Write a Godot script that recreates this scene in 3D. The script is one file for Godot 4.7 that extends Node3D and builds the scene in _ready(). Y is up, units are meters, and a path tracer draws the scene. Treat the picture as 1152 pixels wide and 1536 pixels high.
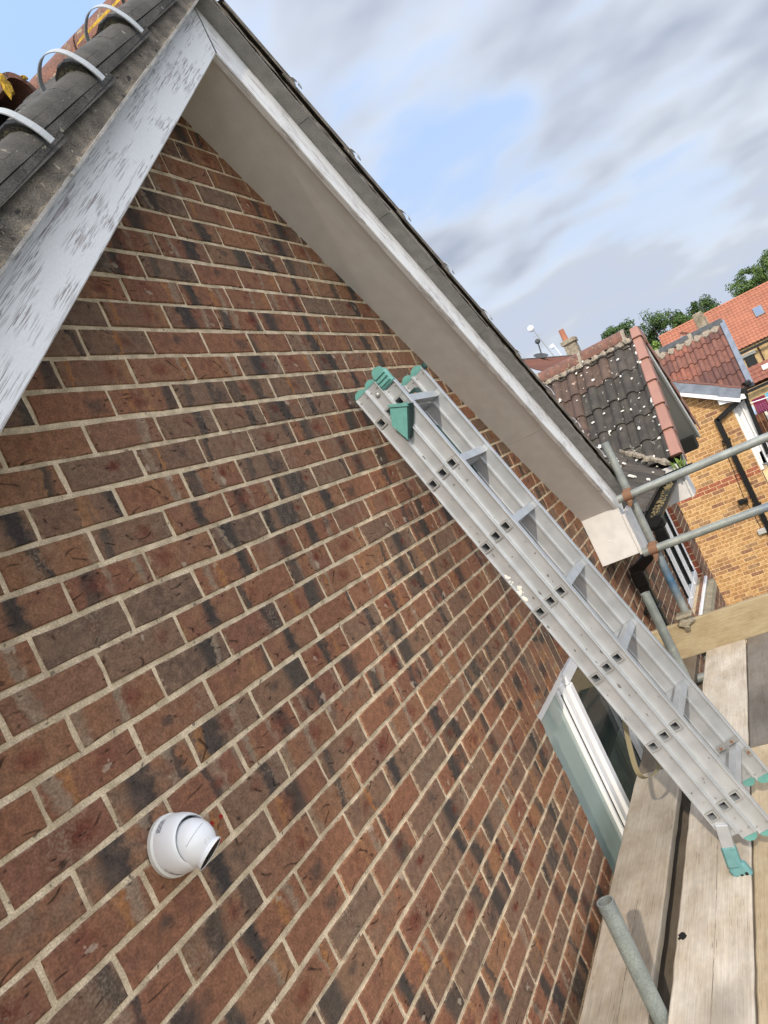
extends Node3D
# Gable end of a brick house seen from a scaffold deck, ladder against the wall, neighbouring roofs behind.

const T := 0.8332            # roof slope of the near gable
const XC := 0.957            # its apex
const YA := 1.05             # underside of its soffit at the apex
const CP := 0.7683           # cosine and sine of the slope
const SP := 0.6401
const DECK := -1.98
const GROUND := -6.2
const CAM := Vector3(-1.2527, -0.4482, 1.1860)
const RX := Vector3(0.405748, -0.431375, 0.805781)
const RY := Vector3(0.193854, 0.902173, 0.385364)
const RZ := Vector3(-0.893190, -0.000157, 0.449679)

var rng := RandomNumberGenerator.new()
var mats := {}
var used := {}

# ------------------------------------------------------------------ mesh builder
class MB:
	var v := PackedVector3Array()
	var n := PackedVector3Array()
	var uv := PackedVector2Array()
	var c := PackedColorArray()
	var col := Color(1, 1, 1)
	var us := 1.0
	var uo := Vector2.ZERO

	func vert(p, nn, t):
		v.append(p); n.append(nn); uv.append(t); c.append(col)

	# counter-clockwise seen from outside; written clockwise
	func tri(a: Vector3, b: Vector3, d: Vector3, ta = Vector2.ZERO, tb = Vector2.ZERO, td = Vector2.ZERO):
		var nn = (b - a).cross(d - a)
		if nn.length_squared() < 1e-16: return
		nn = nn.normalized()
		vert(a, nn, ta); vert(d, nn, td); vert(b, nn, tb)

	func quad(a: Vector3, b: Vector3, d: Vector3, e: Vector3, ta = null, tb = null, td = null, te = null):
		if ta == null:
			var lu = (b - a).length(); var lv = (e - a).length()
			ta = uo; tb = uo + Vector2(lu, 0) * us; td = uo + Vector2(lu, lv) * us; te = uo + Vector2(0, lv) * us
		tri(a, b, d, ta, tb, td); tri(a, d, e, ta, td, te)

	func squad(a, b, d, e, na, nb, nd, ne, ta = Vector2.ZERO, tb = Vector2.ZERO, td = Vector2.ZERO, te = Vector2.ZERO):
		vert(a, na, ta); vert(d, nd, td); vert(b, nb, tb)
		vert(a, na, ta); vert(e, ne, te); vert(d, nd, td)

	# box with chamfered edges, size s, centred on the transform
	func box(x: Transform3D, s: Vector3, bev := 0.0):
		var h = s * 0.5
		var b = minf(bev, minf(h.x, minf(h.y, h.z)) * 0.9)
		var ax = [Vector3(1, 0, 0), Vector3(0, 1, 0), Vector3(0, 0, 1)]
		# the longest side runs along u
		for i in 3:
			var j = (i + 1) % 3; var k = (i + 2) % 3
			for sg in [-1.0, 1.0]:
				var f = func(pj, pk):
					var p = Vector3.ZERO
					p[i] = sg * h[i]; p[j] = pj * (h[j] - b); p[k] = pk * (h[k] - b)
					return p
				var q = [f.call(-1, -1), f.call(1, -1), f.call(1, 1), f.call(-1, 1)]
				if sg < 0: q = [q[0], q[3], q[2], q[1]]
				var t = []
				for p in q:
					var w = Vector2(p[j] + h[j], p[k] + h[k])
					if h[k] > h[j]: w = Vector2(w.y, w.x)
					t.append(uo + (w + Vector2(0, sg * h[i] + i * 0.37)) * us)
				quad(x * q[0], x * q[1], x * q[2], x * q[3], t[0], t[1], t[2], t[3])
		if b > 0.0:
			for i in 3:
				var j = (i + 1) % 3; var k = (i + 2) % 3
				for sj in [-1.0, 1.0]:
					for sk in [-1.0, 1.0]:
						var g = func(si, a):
							var p = Vector3.ZERO
							p[i] = si * (h[i] - b)
							p[j] = sj * (h[j] if a else h[j] - b)
							p[k] = sk * (h[k] - b if a else h[k])
							return p
						var q = [g.call(-1, true), g.call(1, true), g.call(1, false), g.call(-1, false)]
						if sj * sk < 0: q = [q[0], q[3], q[2], q[1]]
						# orientation: outward normal must point along sj,sk
						var nn = (q[1] - q[0]).cross(q[2] - q[0]); var o = Vector3.ZERO
						o[j] = sj; o[k] = sk
						if nn.dot(o) < 0: q = [q[0], q[3], q[2], q[1]]
						var t = []
						for p in q: t.append(uo + Vector2(p[i] + h[i], 0.01) * us)
						quad(x * q[0], x * q[1], x * q[2], x * q[3], t[0], t[1], t[2], t[3])
			for sx in [-1.0, 1.0]:
				for sy in [-1.0, 1.0]:
					for sz in [-1.0, 1.0]:
						var a = Vector3(sx * h.x, sy * (h.y - b), sz * (h.z - b))
						var d = Vector3(sx * (h.x - b), sy * h.y, sz * (h.z - b))
						var e = Vector3(sx * (h.x - b), sy * (h.y - b), sz * h.z)
						if (d - a).cross(e - a).dot(Vector3(sx, sy, sz)) < 0: tri(x * a, x * e, x * d, uo, uo, uo)
						else: tri(x * a, x * d, x * e, uo, uo, uo)

	func aabox(lo: Vector3, hi: Vector3, bev := 0.0):
		box(Transform3D(Basis(), (lo + hi) * 0.5), hi - lo, bev)

	# box from a to b with a width along side and a thickness along up
	func bar(a: Vector3, b: Vector3, side: Vector3, w: float, th: float, bev := 0.0):
		var z = (b - a).normalized(); var x = side.normalized(); var y = z.cross(x).normalized(); x = y.cross(z).normalized()
		box(Transform3D(Basis(x, y, z), (a + b) * 0.5), Vector3(w, th, (b - a).length()), bev)

	static func frame(d: Vector3) -> Basis:
		var z = d.normalized(); var h = Vector3.UP if absf(z.y) < 0.95 else Vector3.RIGHT
		var x = h.cross(z).normalized()
		return Basis(x, z.cross(x), z)

	# round tube between two points, closed or hollow at its ends
	func tube(a: Vector3, b: Vector3, r: float, seg := 20, hollow := 0.0, rb := -1.0, colf = null):
		if rb < 0: rb = r
		var f = frame(b - a); var l = (b - a).length()
		var m = maxi(1, int(l / 0.15)) if colf != null else 1
		for s in m:
			for i in seg:
				var p = []; var nn = []; var t = []; var cc = []
				for q in [[i, s], [i + 1, s], [i + 1, s + 1], [i, s + 1]]:
					var an = TAU * q[0] / seg; var k = float(q[1]) / m
					var d = f.x * cos(an) + f.y * sin(an)
					p.append(a.lerp(b, k) + d * lerpf(r, rb, k)); nn.append(d); t.append(uo + Vector2(k * l, r * TAU * q[0] / seg) * us)
					cc.append(colf.call(k * l) if colf != null else col)
				for q in [0, 2, 1, 0, 3, 2]:
					v.append(p[q]); n.append(nn[q]); uv.append(t[q]); c.append(cc[q])
		for e in [[a, -1.0, r], [b, 1.0, rb]]:
			var ctr: Vector3 = e[0]
			for i in seg:
				var d0 = f.x * cos(TAU * i / seg) + f.y * sin(TAU * i / seg)
				var d1 = f.x * cos(TAU * (i + 1) / seg) + f.y * sin(TAU * (i + 1) / seg)
				if hollow <= 0.0:
					if e[1] > 0: tri(ctr, ctr + d0 * e[2], ctr + d1 * e[2])
					else: tri(ctr, ctr + d1 * e[2], ctr + d0 * e[2])
				else:
					var ri = e[2] - hollow; var dep = f.z * (-e[1]) * minf(0.25, l * 0.4)
					if e[1] > 0: quad(ctr + d0 * ri, ctr + d0 * e[2], ctr + d1 * e[2], ctr + d1 * ri)
					else: quad(ctr + d1 * ri, ctr + d1 * e[2], ctr + d0 * e[2], ctr + d0 * ri)
					squad(ctr + d0 * ri, ctr + d1 * ri, ctr + d1 * ri + dep, ctr + d0 * ri + dep, -d0, -d1, -d1, -d0)
					if e[1] > 0: tri(ctr + dep, ctr + dep + d0 * ri, ctr + dep + d1 * ri)
					else: tri(ctr + dep, ctr + dep + d1 * ri, ctr + dep + d0 * ri)

	# smooth tube along a path
	func pipe(pts: Array, r: float, seg := 10, cap := true):
		var rings = []
		var x = null
		for i in pts.size():
			var d = (pts[mini(i + 1, pts.size() - 1)] - pts[maxi(i - 1, 0)]).normalized()
			var f = frame(d)
			if x != null:
				var y0 = d.cross(x).normalized(); f = Basis(y0.cross(d).normalized(), y0, d)
			x = f.x
			var ring = []
			for k in seg + 1: ring.append(f.x * cos(TAU * k / seg) + f.y * sin(TAU * k / seg))
			rings.append(ring)
		var run = 0.0
		for i in pts.size() - 1:
			var nx = run + (pts[i + 1] - pts[i]).length()
			for k in seg:
				var a = rings[i]; var b = rings[i + 1]
				squad(pts[i] + a[k] * r, pts[i] + a[k + 1] * r, pts[i + 1] + b[k + 1] * r, pts[i + 1] + b[k] * r, a[k], a[k + 1], b[k + 1], b[k], Vector2(run, k * r), Vector2(run, (k + 1) * r), Vector2(nx, (k + 1) * r), Vector2(nx, k * r))
			run = nx
		if cap:
			for k in seg:
				var a = rings[0]; var b = rings[-1]
				tri(pts[0], pts[0] + a[k + 1] * r, pts[0] + a[k] * r)
				tri(pts[-1], pts[-1] + b[k] * r, pts[-1] + b[k + 1] * r)

	# flat polygon (in x-y of the frame) given thickness along the frame's z, from z0 to z1
	func prism(poly: PackedVector2Array, x: Transform3D, z0: float, z1: float, bev := 0.0):
		if Geometry2D.is_polygon_clockwise(poly): poly.reverse()
		var top = poly
		if bev > 0.0:
			var o = Geometry2D.offset_polygon(poly, -bev)
			if o.size() == 1 and o[0].size() == poly.size():
				top = PackedVector2Array()
				for p in poly:
					var best = o[0][0]
					for q in o[0]:
						if q.distance_squared_to(p) < best.distance_squared_to(p): best = q
					top.append(best)
		var zt = z1 - bev if top != poly else z1
		var id = Geometry2D.triangulate_polygon(top)
		var id0 = Geometry2D.triangulate_polygon(poly)
		for i in range(0, id.size(), 3):
			var q = [top[id[i]], top[id[i + 1]], top[id[i + 2]]]
			if (q[1] - q[0]).cross(q[2] - q[0]) < 0: q = [q[0], q[2], q[1]]
			tri(x * Vector3(q[0].x, q[0].y, z1), x * Vector3(q[1].x, q[1].y, z1), x * Vector3(q[2].x, q[2].y, z1), uo + q[0] * us, uo + q[1] * us, uo + q[2] * us)
		for i in range(0, id0.size(), 3):
			var q = [poly[id0[i]], poly[id0[i + 1]], poly[id0[i + 2]]]
			if (q[1] - q[0]).cross(q[2] - q[0]) < 0: q = [q[0], q[2], q[1]]
			tri(x * Vector3(q[0].x, q[0].y, z0), x * Vector3(q[2].x, q[2].y, z0), x * Vector3(q[1].x, q[1].y, z0), uo + q[0] * us, uo + q[2] * us, uo + q[1] * us)
		var run = 0.0
		for i in poly.size():
			var a = poly[i]; var b = poly[(i + 1) % poly.size()]
			var l = a.distance_to(b)
			quad(x * Vector3(a.x, a.y, z0), x * Vector3(b.x, b.y, z0), x * Vector3(b.x, b.y, zt), x * Vector3(a.x, a.y, zt), uo + Vector2(run, z0) * us, uo + Vector2(run + l, z0) * us, uo + Vector2(run + l, zt) * us, uo + Vector2(run, zt) * us)
			if zt < z1:
				var a2 = top[i]; var b2 = top[(i + 1) % poly.size()]
				quad(x * Vector3(a.x, a.y, zt), x * Vector3(b.x, b.y, zt), x * Vector3(b2.x, b2.y, z1), x * Vector3(a2.x, a2.y, z1), uo + a * us, uo + b * us, uo + b2 * us, uo + a2 * us)
			run += l

	# surface of revolution about the frame's z; profile of Vector2(radius, height)
	func lathe(prof: Array, x: Transform3D, seg := 40):
		for i in prof.size() - 1:
			var a: Vector2 = prof[i]; var b: Vector2 = prof[i + 1]
			var d = b - a
			if d.length() < 1e-7: continue
			var nr = Vector2(d.y, -d.x).normalized()
			for k in seg:
				var c0 = cos(TAU * k / seg); var s0 = sin(TAU * k / seg); var c1 = cos(TAU * (k + 1) / seg); var s1 = sin(TAU * (k + 1) / seg)
				var na = nr; var nb = nr
				if i > 0:
					var e = (a - prof[i - 1]); var m = Vector2(e.y, -e.x).normalized()
					if m.dot(nr) > 0.8: na = (m + nr).normalized()
				if i < prof.size() - 2:
					var e = (prof[i + 2] - b); var m = Vector2(e.y, -e.x).normalized()
					if m.dot(nr) > 0.8: nb = (m + nr).normalized()
				var bs = x.basis
				squad(x * Vector3(a.x * c0, a.x * s0, a.y), x * Vector3(a.x * c1, a.x * s1, a.y), x * Vector3(b.x * c1, b.x * s1, b.y), x * Vector3(b.x * c0, b.x * s0, b.y),
					bs * Vector3(na.x * c0, na.x * s0, na.y), bs * Vector3(na.x * c1, na.x * s1, na.y), bs * Vector3(nb.x * c1, nb.x * s1, nb.y), bs * Vector3(nb.x * c0, nb.x * s0, nb.y))

	func mesh() -> ArrayMesh:
		var a = []
		a.resize(Mesh.ARRAY_MAX)
		a[Mesh.ARRAY_VERTEX] = v; a[Mesh.ARRAY_NORMAL] = n; a[Mesh.ARRAY_TEX_UV] = uv; a[Mesh.ARRAY_COLOR] = c
		var m = ArrayMesh.new()
		if v.size() > 0: m.add_surface_from_arrays(Mesh.PRIMITIVE_TRIANGLES, a)
		return m

# ------------------------------------------------------------------ nodes
func numbered(called: String) -> String:
	if not used.has(called):
		used[called] = 0
		return called
	used[called] += 1
	return "%s_%03d" % [called, used[called]]

func tag(o: Node, label: String, category: String, group := ""):
	o.set_meta("label", label); o.set_meta("category", category)
	if group != "": o.set_meta("group", group)
	return o

func thing(called: String, at: Vector3, label: String, category: String, group := "") -> Node3D:
	var o = Node3D.new()
	o.name = numbered(called)
	o.position = at
	add_child(o)
	tag(o, label, category, group)
	return o

func wpos(o: Node3D) -> Vector3:
	var p = Vector3.ZERO
	var q = o
	while q != null and q != self:
		p += q.position
		q = q.get_parent()
	return p

# a part whose mesh is written in scene coordinates (or in the thing's own when local)
func part(called: String, mb, mat: Material, parent: Node3D, local := false) -> MeshInstance3D:
	var o = MeshInstance3D.new()
	o.name = called
	o.mesh = mb.mesh() if mb is MB else mb
	o.material_override = mat
	parent.add_child(o, true)
	if not local: o.position = -wpos(parent)
	return o

# one mesh that is a thing of its own
func single(called: String, mb: MB, mat: Material, at: Vector3, label: String, category: String, group := "") -> MeshInstance3D:
	for i in mb.v.size(): mb.v[i] -= at
	var o = MeshInstance3D.new()
	o.name = numbered(called)
	o.mesh = mb.mesh()
	o.material_override = mat
	o.position = at
	add_child(o)
	tag(o, label, category, group)
	return o

func structure(called: String, mb: MB, mat: Material) -> MeshInstance3D:
	var o = MeshInstance3D.new()
	o.name = called; o.mesh = mb.mesh(); o.material_override = mat
	add_child(o)
	o.set_meta("kind", "structure")
	return o

func project(p: Vector3) -> Vector2:
	var d = p - CAM
	var z = -RZ.dot(d)
	if z < 0.05: return Vector2(-9999, -9999)
	return Vector2(576.0 + 1168.8 * RX.dot(d) / z, 768.0 - 1168.8 * RY.dot(d) / z)

# ------------------------------------------------------------------ textures
func nz(w: int, h: int, freq: float, oct: int, sd: int, sx := 1, sy := 1, ridged := false, cell := false) -> PackedByteArray:
	var f = FastNoiseLite.new()
	f.seed = sd
	f.noise_type = FastNoiseLite.TYPE_CELLULAR if cell else FastNoiseLite.TYPE_SIMPLEX_SMOOTH
	f.frequency = freq
	f.fractal_type = FastNoiseLite.FRACTAL_RIDGED if ridged else FastNoiseLite.FRACTAL_FBM
	f.fractal_octaves = oct
	var im = f.get_seamless_image(w / sx, h / sy) if not cell else f.get_image(w / sx, h / sy)
	if sx > 1 or sy > 1: im.resize(w, h, Image.INTERPOLATE_CUBIC)
	im.convert(Image.FORMAT_L8)
	return im.get_data()

func tex(w: int, h: int, data: PackedByteArray, grey := false) -> ImageTexture:
	var im = Image.create_from_data(w, h, false, Image.FORMAT_L8 if grey else Image.FORMAT_RGB8, data)
	return ImageTexture.create_from_image(im)

func put(b: PackedByteArray, i: int, c: Color):
	b[i] = clampi(int(c.r * 255.0), 0, 255); b[i + 1] = clampi(int(c.g * 255.0), 0, 255); b[i + 2] = clampi(int(c.b * 255.0), 0, 255)

func std(color: Color, rough := 0.8, metal := 0.0, albedo = null, height = null, hs := 0.1) -> StandardMaterial3D:
	var m = StandardMaterial3D.new()
	m.albedo_color = color
	m.roughness = rough
	m.metallic = metal
	if albedo != null: m.albedo_texture = albedo
	if height != null:
		m.heightmap_enabled = true
		m.heightmap_texture = height
		m.heightmap_scale = hs
	return m

func tri_map(m: StandardMaterial3D, s: Vector3, world := true) -> StandardMaterial3D:
	m.uv1_triplanar = true
	m.uv1_world_triplanar = world
	m.uv1_scale = s
	return m

func vc(m: StandardMaterial3D) -> StandardMaterial3D:
	m.vertex_color_use_as_albedo = true
	return m

func make_brick_atlas():
	var w = 2048; var h = 960
	var fine = nz(w, h, 0.11, 3, 11)
	var mid = nz(w, h, 0.03, 3, 12)
	var low = nz(w, h, 0.010, 2, 13)
	var crease = nz(w, h, 0.013, 2, 14, 2, 1, true)
	var out = PackedByteArray(); out.resize(w * h * 3)
	var hgt = PackedByteArray(); hgt.resize(w * h)
	var r = RandomNumberGenerator.new(); r.seed = 77
	var reds = [Color(0.58, 0.385, 0.29), Color(0.61, 0.41, 0.30), Color(0.54, 0.36, 0.285), Color(0.58, 0.425, 0.335), Color(0.62, 0.435, 0.31)]
	var browns = [Color(0.52, 0.42, 0.345), Color(0.54, 0.43, 0.34), Color(0.49, 0.395, 0.335), Color(0.53, 0.45, 0.375)]
	var oranges = [Color(0.66, 0.47, 0.31), Color(0.64, 0.48, 0.35)]
	var darks = [Color(0.31, 0.285, 0.265), Color(0.35, 0.32, 0.29), Color(0.29, 0.27, 0.26)]
	var buff = Color(0.62, 0.55, 0.47)
	for cy in 10:
		for cx in 8:
			var k = r.randf()
			var a: Color; var b: Color
			if k < 0.40: a = reds[r.randi() % 5]; b = reds[r.randi() % 5]
			elif k < 0.76: a = browns[r.randi() % 4]; b = browns[r.randi() % 4] if r.randf() < 0.6 else reds[r.randi() % 5]
			elif k < 0.86: a = oranges[r.randi() % 2]; b = reds[r.randi() % 5]
			else: a = darks[r.randi() % 3].lerp(browns[r.randi() % 4], 0.35); b = browns[r.randi() % 4]
			a = a.lerp(Color(0.56, 0.435, 0.36), 0.46); b = b.lerp(Color(0.56, 0.435, 0.36), 0.40)
			var bands = []
			var nb = [0, 1, 2, 2, 3, 3, 4][r.randi() % 7]
			for i in nb:
				var q = r.randf()
				var tone = darks[r.randi() % 3] if q < 0.58 else (oranges[r.randi() % 2] if q < 0.74 else buff)
				bands.append([r.randf(), r.randf_range(0.05, 0.17) * (1.0 if q < 0.58 else 0.5), tone, r.randf_range(0.7, 1.0), r.randf_range(-0.15, 0.15)])
			var spot = [r.randf_range(0.2, 0.8), r.randf_range(0.35, 0.65), r.randf_range(0.1, 0.2), Color(0.42, 0.20, 0.16) if r.randf() < 0.7 else Color(0.29, 0.265, 0.255), r.randf_range(0.1, 0.8)]
			var splash = r.randf() < 0.25
			var spl = [r.randf(), r.randf_range(0.1, 0.9), r.randf_range(0.5, 4.0)]
			var ash = r.randf() < 0.22
			var ashx = r.randf()
			for y in 96:
				var v = y / 95.0
				for x in 256:
					var i = (cy * 96 + y) * w + cx * 256 + x
					var u = x / 255.0
					var f = fine[i] / 255.0 - 0.5
					var m = mid[i] / 255.0 - 0.5
					var l = low[i] / 255.0
					var c = a.lerp(b, clampf(l * 1.6 - 0.3 + m * 0.5, 0, 1))
					for bd in bands:
						var d = absf(u + bd[4] * (v - 0.5) * 0.5 + m * 0.10 - bd[0]) / bd[1]
						var e = clampf(1.35 - d, 0, 1)
						c = c.lerp(bd[2], e * e * (3 - 2 * e) * bd[3] * clampf(0.55 + l * 0.9, 0, 1))
					var dx = (u - spot[0]) * 2.3; var dy = v - spot[1]
					var sd = sqrt(dx * dx + dy * dy) / (spot[2] * 2.2) + m * 0.5
					if sd < 1.0: c = c.lerp(spot[3], (1.0 - sd) * spot[4])
					if ash:
						var ax = clampf(1.0 - absf(u - ashx) * 4.0 + m * 1.6, 0, 1)
						c = c.lerp(Color(0.52, 0.47, 0.41), ax * clampf(f * 3.0 + 0.45, 0, 1) * 0.8)
					var cr = crease[i] / 255.0
					var ck = clampf((cr - 0.85 + f * 0.08) * 12.0, 0, 1) * clampf((l - 0.46) * 6.0, 0, 1)
					var ed = minf(minf(u * 2.25, (1 - u) * 2.25), minf(v, 1 - v))
					var lum = 1.0 + f * 0.34 + m * 0.24 - ck * 0.42
					# mortar smears along the arrises
					var sm = clampf((0.045 - ed) * 26.0 + m * 3.0 + f * 0.8 - 0.25, 0, 1)
					c = Color(c.r * lum, c.g * lum, c.b * lum).lerp(Color(0.72, 0.655, 0.56), sm * 0.7)
					if splash:
						var sx = (u - spl[0]) * 2.3; var sy = v - spl[1]
						c = c.lerp(Color(0.74, 0.69, 0.62), clampf((0.13 - sqrt(sx * sx * spl[2] + sy * sy) + m * 0.34 + f * 0.08) * 22.0, 0, 1) * 0.7)
					put(out, i * 3, c)
					hgt[i] = clampi(int(128 + f * 42 + m * 70 - ck * 90), 0, 255)
	mats.brick = std(Color(0.89, 0.88, 0.88), 0.88, 0.0, tex(w, h, out), tex(w, h, hgt, true), 0.16)
	mats.brick.metallic_specular = 0.3

func zone(y: int) -> float:
	# the middle of the board has suffered most
	return 1.0 - absf(y / 128.0 - 0.45) * 1.6

func make_paint():
	# flaking white gloss on old timber; u runs along the board
	var w = 2048; var h = 128
	var grain = nz(w, h, 0.10, 3, 21, 16, 1)
	var fl = nz(w, h, 0.040, 5, 22, 5, 1)
	var cover = nz(w, h, 0.008, 2, 23, 1, 1)
	var lines = nz(w, h, 0.33, 2, 24, 32, 1, true)
	var lines2 = nz(w, h, 0.16, 2, 28, 16, 1, true)
	var fine = nz(w, h, 0.15, 3, 25)
	var out = PackedByteArray(); out.resize(w * h * 3)
	var hgt = PackedByteArray(); hgt.resize(w * h)
	for y in h:
		for x in w:
			var i = y * w + x
			var g = grain[i] / 255.0; var q = fl[i] / 255.0; var cv = cover[i] / 255.0; var li = lines[i] / 255.0; var f = fine[i] / 255.0 - 0.5
			var bare = clampf((q + (cv - 0.5) * 0.50 + (g - 0.5) * 0.60 + (zone(y) - 1.0) * 0.20 - 0.86) * 16.0, 0, 1)
			var rim = clampf(1.0 - absf(q + (cv - 0.5) * 0.50 + (g - 0.5) * 0.60 + (zone(y) - 1.0) * 0.20 - 0.85) * 50.0, 0, 1)
			var cr = clampf((li - 0.70) * 8.0, 0, 1) * clampf((cv * 1.5 + q * 0.9 - 1.0) * 3.0, 0, 1) * 0.7
			cr = maxf(cr, clampf((lines2[i] / 255.0 - 0.80) * 10.0, 0, 1) * clampf((cv * 0.8 + q * 1.2 + g * 0.4 - 1.30) * 6.0, 0, 1))
			var c = Color(0.92, 0.925, 0.935)
			var l = 1.0 + f * 0.05 - (1.0 - cv) * 0.03
			c = Color(c.r * l, c.g * l, c.b * l)
			var wood = Color(0.81, 0.78, 0.79).lerp(Color(0.70, 0.665, 0.67), g)
			c = c.lerp(wood, bare)
			c = c.lerp(Color(0.42, 0.385, 0.385), maxf(rim * 0.42, cr * 0.85))
			put(out, i * 3, c)
			hgt[i] = clampi(int(170 + f * 14 - bare * 110 - cr * 90 + rim * 50), 0, 255)
	mats.paint = std(Color(1, 1, 1), 0.55, 0.0, tex(w, h, out), tex(w, h, hgt, true), 0.12)

func make_wood():
	# weathered scaffold boards, u along the grain (2 m), v across (0.25 m)
	var w = 1536; var h = 384
	var grain = nz(w, h, 0.09, 4, 31, 24, 1)
	var ring = nz(w, h, 0.035, 3, 32, 12, 1, true)
	var low = nz(w, h, 0.006, 3, 33)
	var mid = nz(w, h, 0.03, 3, 34)
	var fine = nz(w, h, 0.2, 2, 35)
	var spl = nz(w, h, 0.08, 2, 36, 32, 1, true)
	var out = PackedByteArray(); out.resize(w * h * 3)
	var hgt = PackedByteArray(); hgt.resize(w * h)
	for y in h:
		for x in w:
			var i = y * w + x
			var g = grain[i] / 255.0 - 0.5; var r = ring[i] / 255.0; var l = low[i] / 255.0 - 0.5; var m = mid[i] / 255.0 - 0.5; var f = fine[i] / 255.0 - 0.5; var s = spl[i] / 255.0
			var c = Color(0.79, 0.765, 0.715).lerp(Color(0.72, 0.68, 0.61), clampf(0.5 + l * 1.3 + m * 0.3, 0, 1))
			var split = clampf((s - 0.90) * 20.0, 0, 1) * clampf(l * 4.0 + 0.4, 0, 1)
			var k = 1.0 + g * 0.13 + f * 0.06 + m * 0.11 - clampf((r - 0.72) * 2.0, 0, 1) * 0.06
			c = Color(c.r * k, c.g * k, c.b * k).lerp(Color(0.25, 0.2, 0.17), split * 0.7)
			put(out, i * 3, c)
			hgt[i] = clampi(int(150 + g * 70 + f * 20 + m * 30 - split * 100), 0, 255)
	mats.wood_tex = tex(w, h, out); mats.wood_h = tex(w, h, hgt, true)
	var k = 0
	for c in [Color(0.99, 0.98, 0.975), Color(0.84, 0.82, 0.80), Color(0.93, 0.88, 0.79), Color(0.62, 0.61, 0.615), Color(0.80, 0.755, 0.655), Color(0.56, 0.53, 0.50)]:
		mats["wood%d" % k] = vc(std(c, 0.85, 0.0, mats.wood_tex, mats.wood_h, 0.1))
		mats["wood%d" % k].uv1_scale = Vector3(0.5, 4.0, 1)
		k += 1

func speckle(name: String, ca: Color, cb: Color, sd: int, fr: float, contrast: float, spots = null, spot_at := 0.8, rough := 0.9, hs := 0.2, size := 512, scale := 1.0, spots2 = null):
	var w = size; var h = size
	var a = nz(w, h, fr, 4, sd); var b = nz(w, h, 0.15, 3, sd + 1); var c2 = nz(w, h, fr * 1.7, 3, sd + 2); var d2 = nz(w, h, fr * 1.1, 3, sd + 3)
	var out = PackedByteArray(); out.resize(w * h * 3)
	var hgt = PackedByteArray(); hgt.resize(w * h)
	for i in w * h:
		var q = a[i] / 255.0; var f = b[i] / 255.0 - 0.5
		var c = ca.lerp(cb, clampf((q - 0.5) * 1.8 + 0.5, 0, 1))
		var k = 1.0 + f * contrast
		c = Color(c.r * k, c.g * k, c.b * k)
		var up = 0.0
		if spots != null:
			up = clampf((c2[i] / 255.0 + f * 0.12 - spot_at) * 18.0, 0, 1)
			c = c.lerp(spots, up)
		if spots2 != null:
			var u2 = clampf((d2[i] / 255.0 + f * 0.12 - spot_at - 0.03) * 14.0, 0, 1)
			c = c.lerp(spots2, u2)
		put(out, i * 3, c)
		hgt[i] = clampi(int(128 + (q - 0.5) * 90 + f * 90 + up * 30), 0, 255)
	var m = std(Color(1, 1, 1), rough, 0.0, tex(w, h, out), tex(w, h, hgt, true), hs)
	tri_map(m, Vector3.ONE * scale)
	mats[name] = m
	return m

func recolor(name: String, from: String, c: Color):
	var m = mats[from].duplicate()
	m.albedo_color = c
	mats[name] = m
	return m

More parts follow.
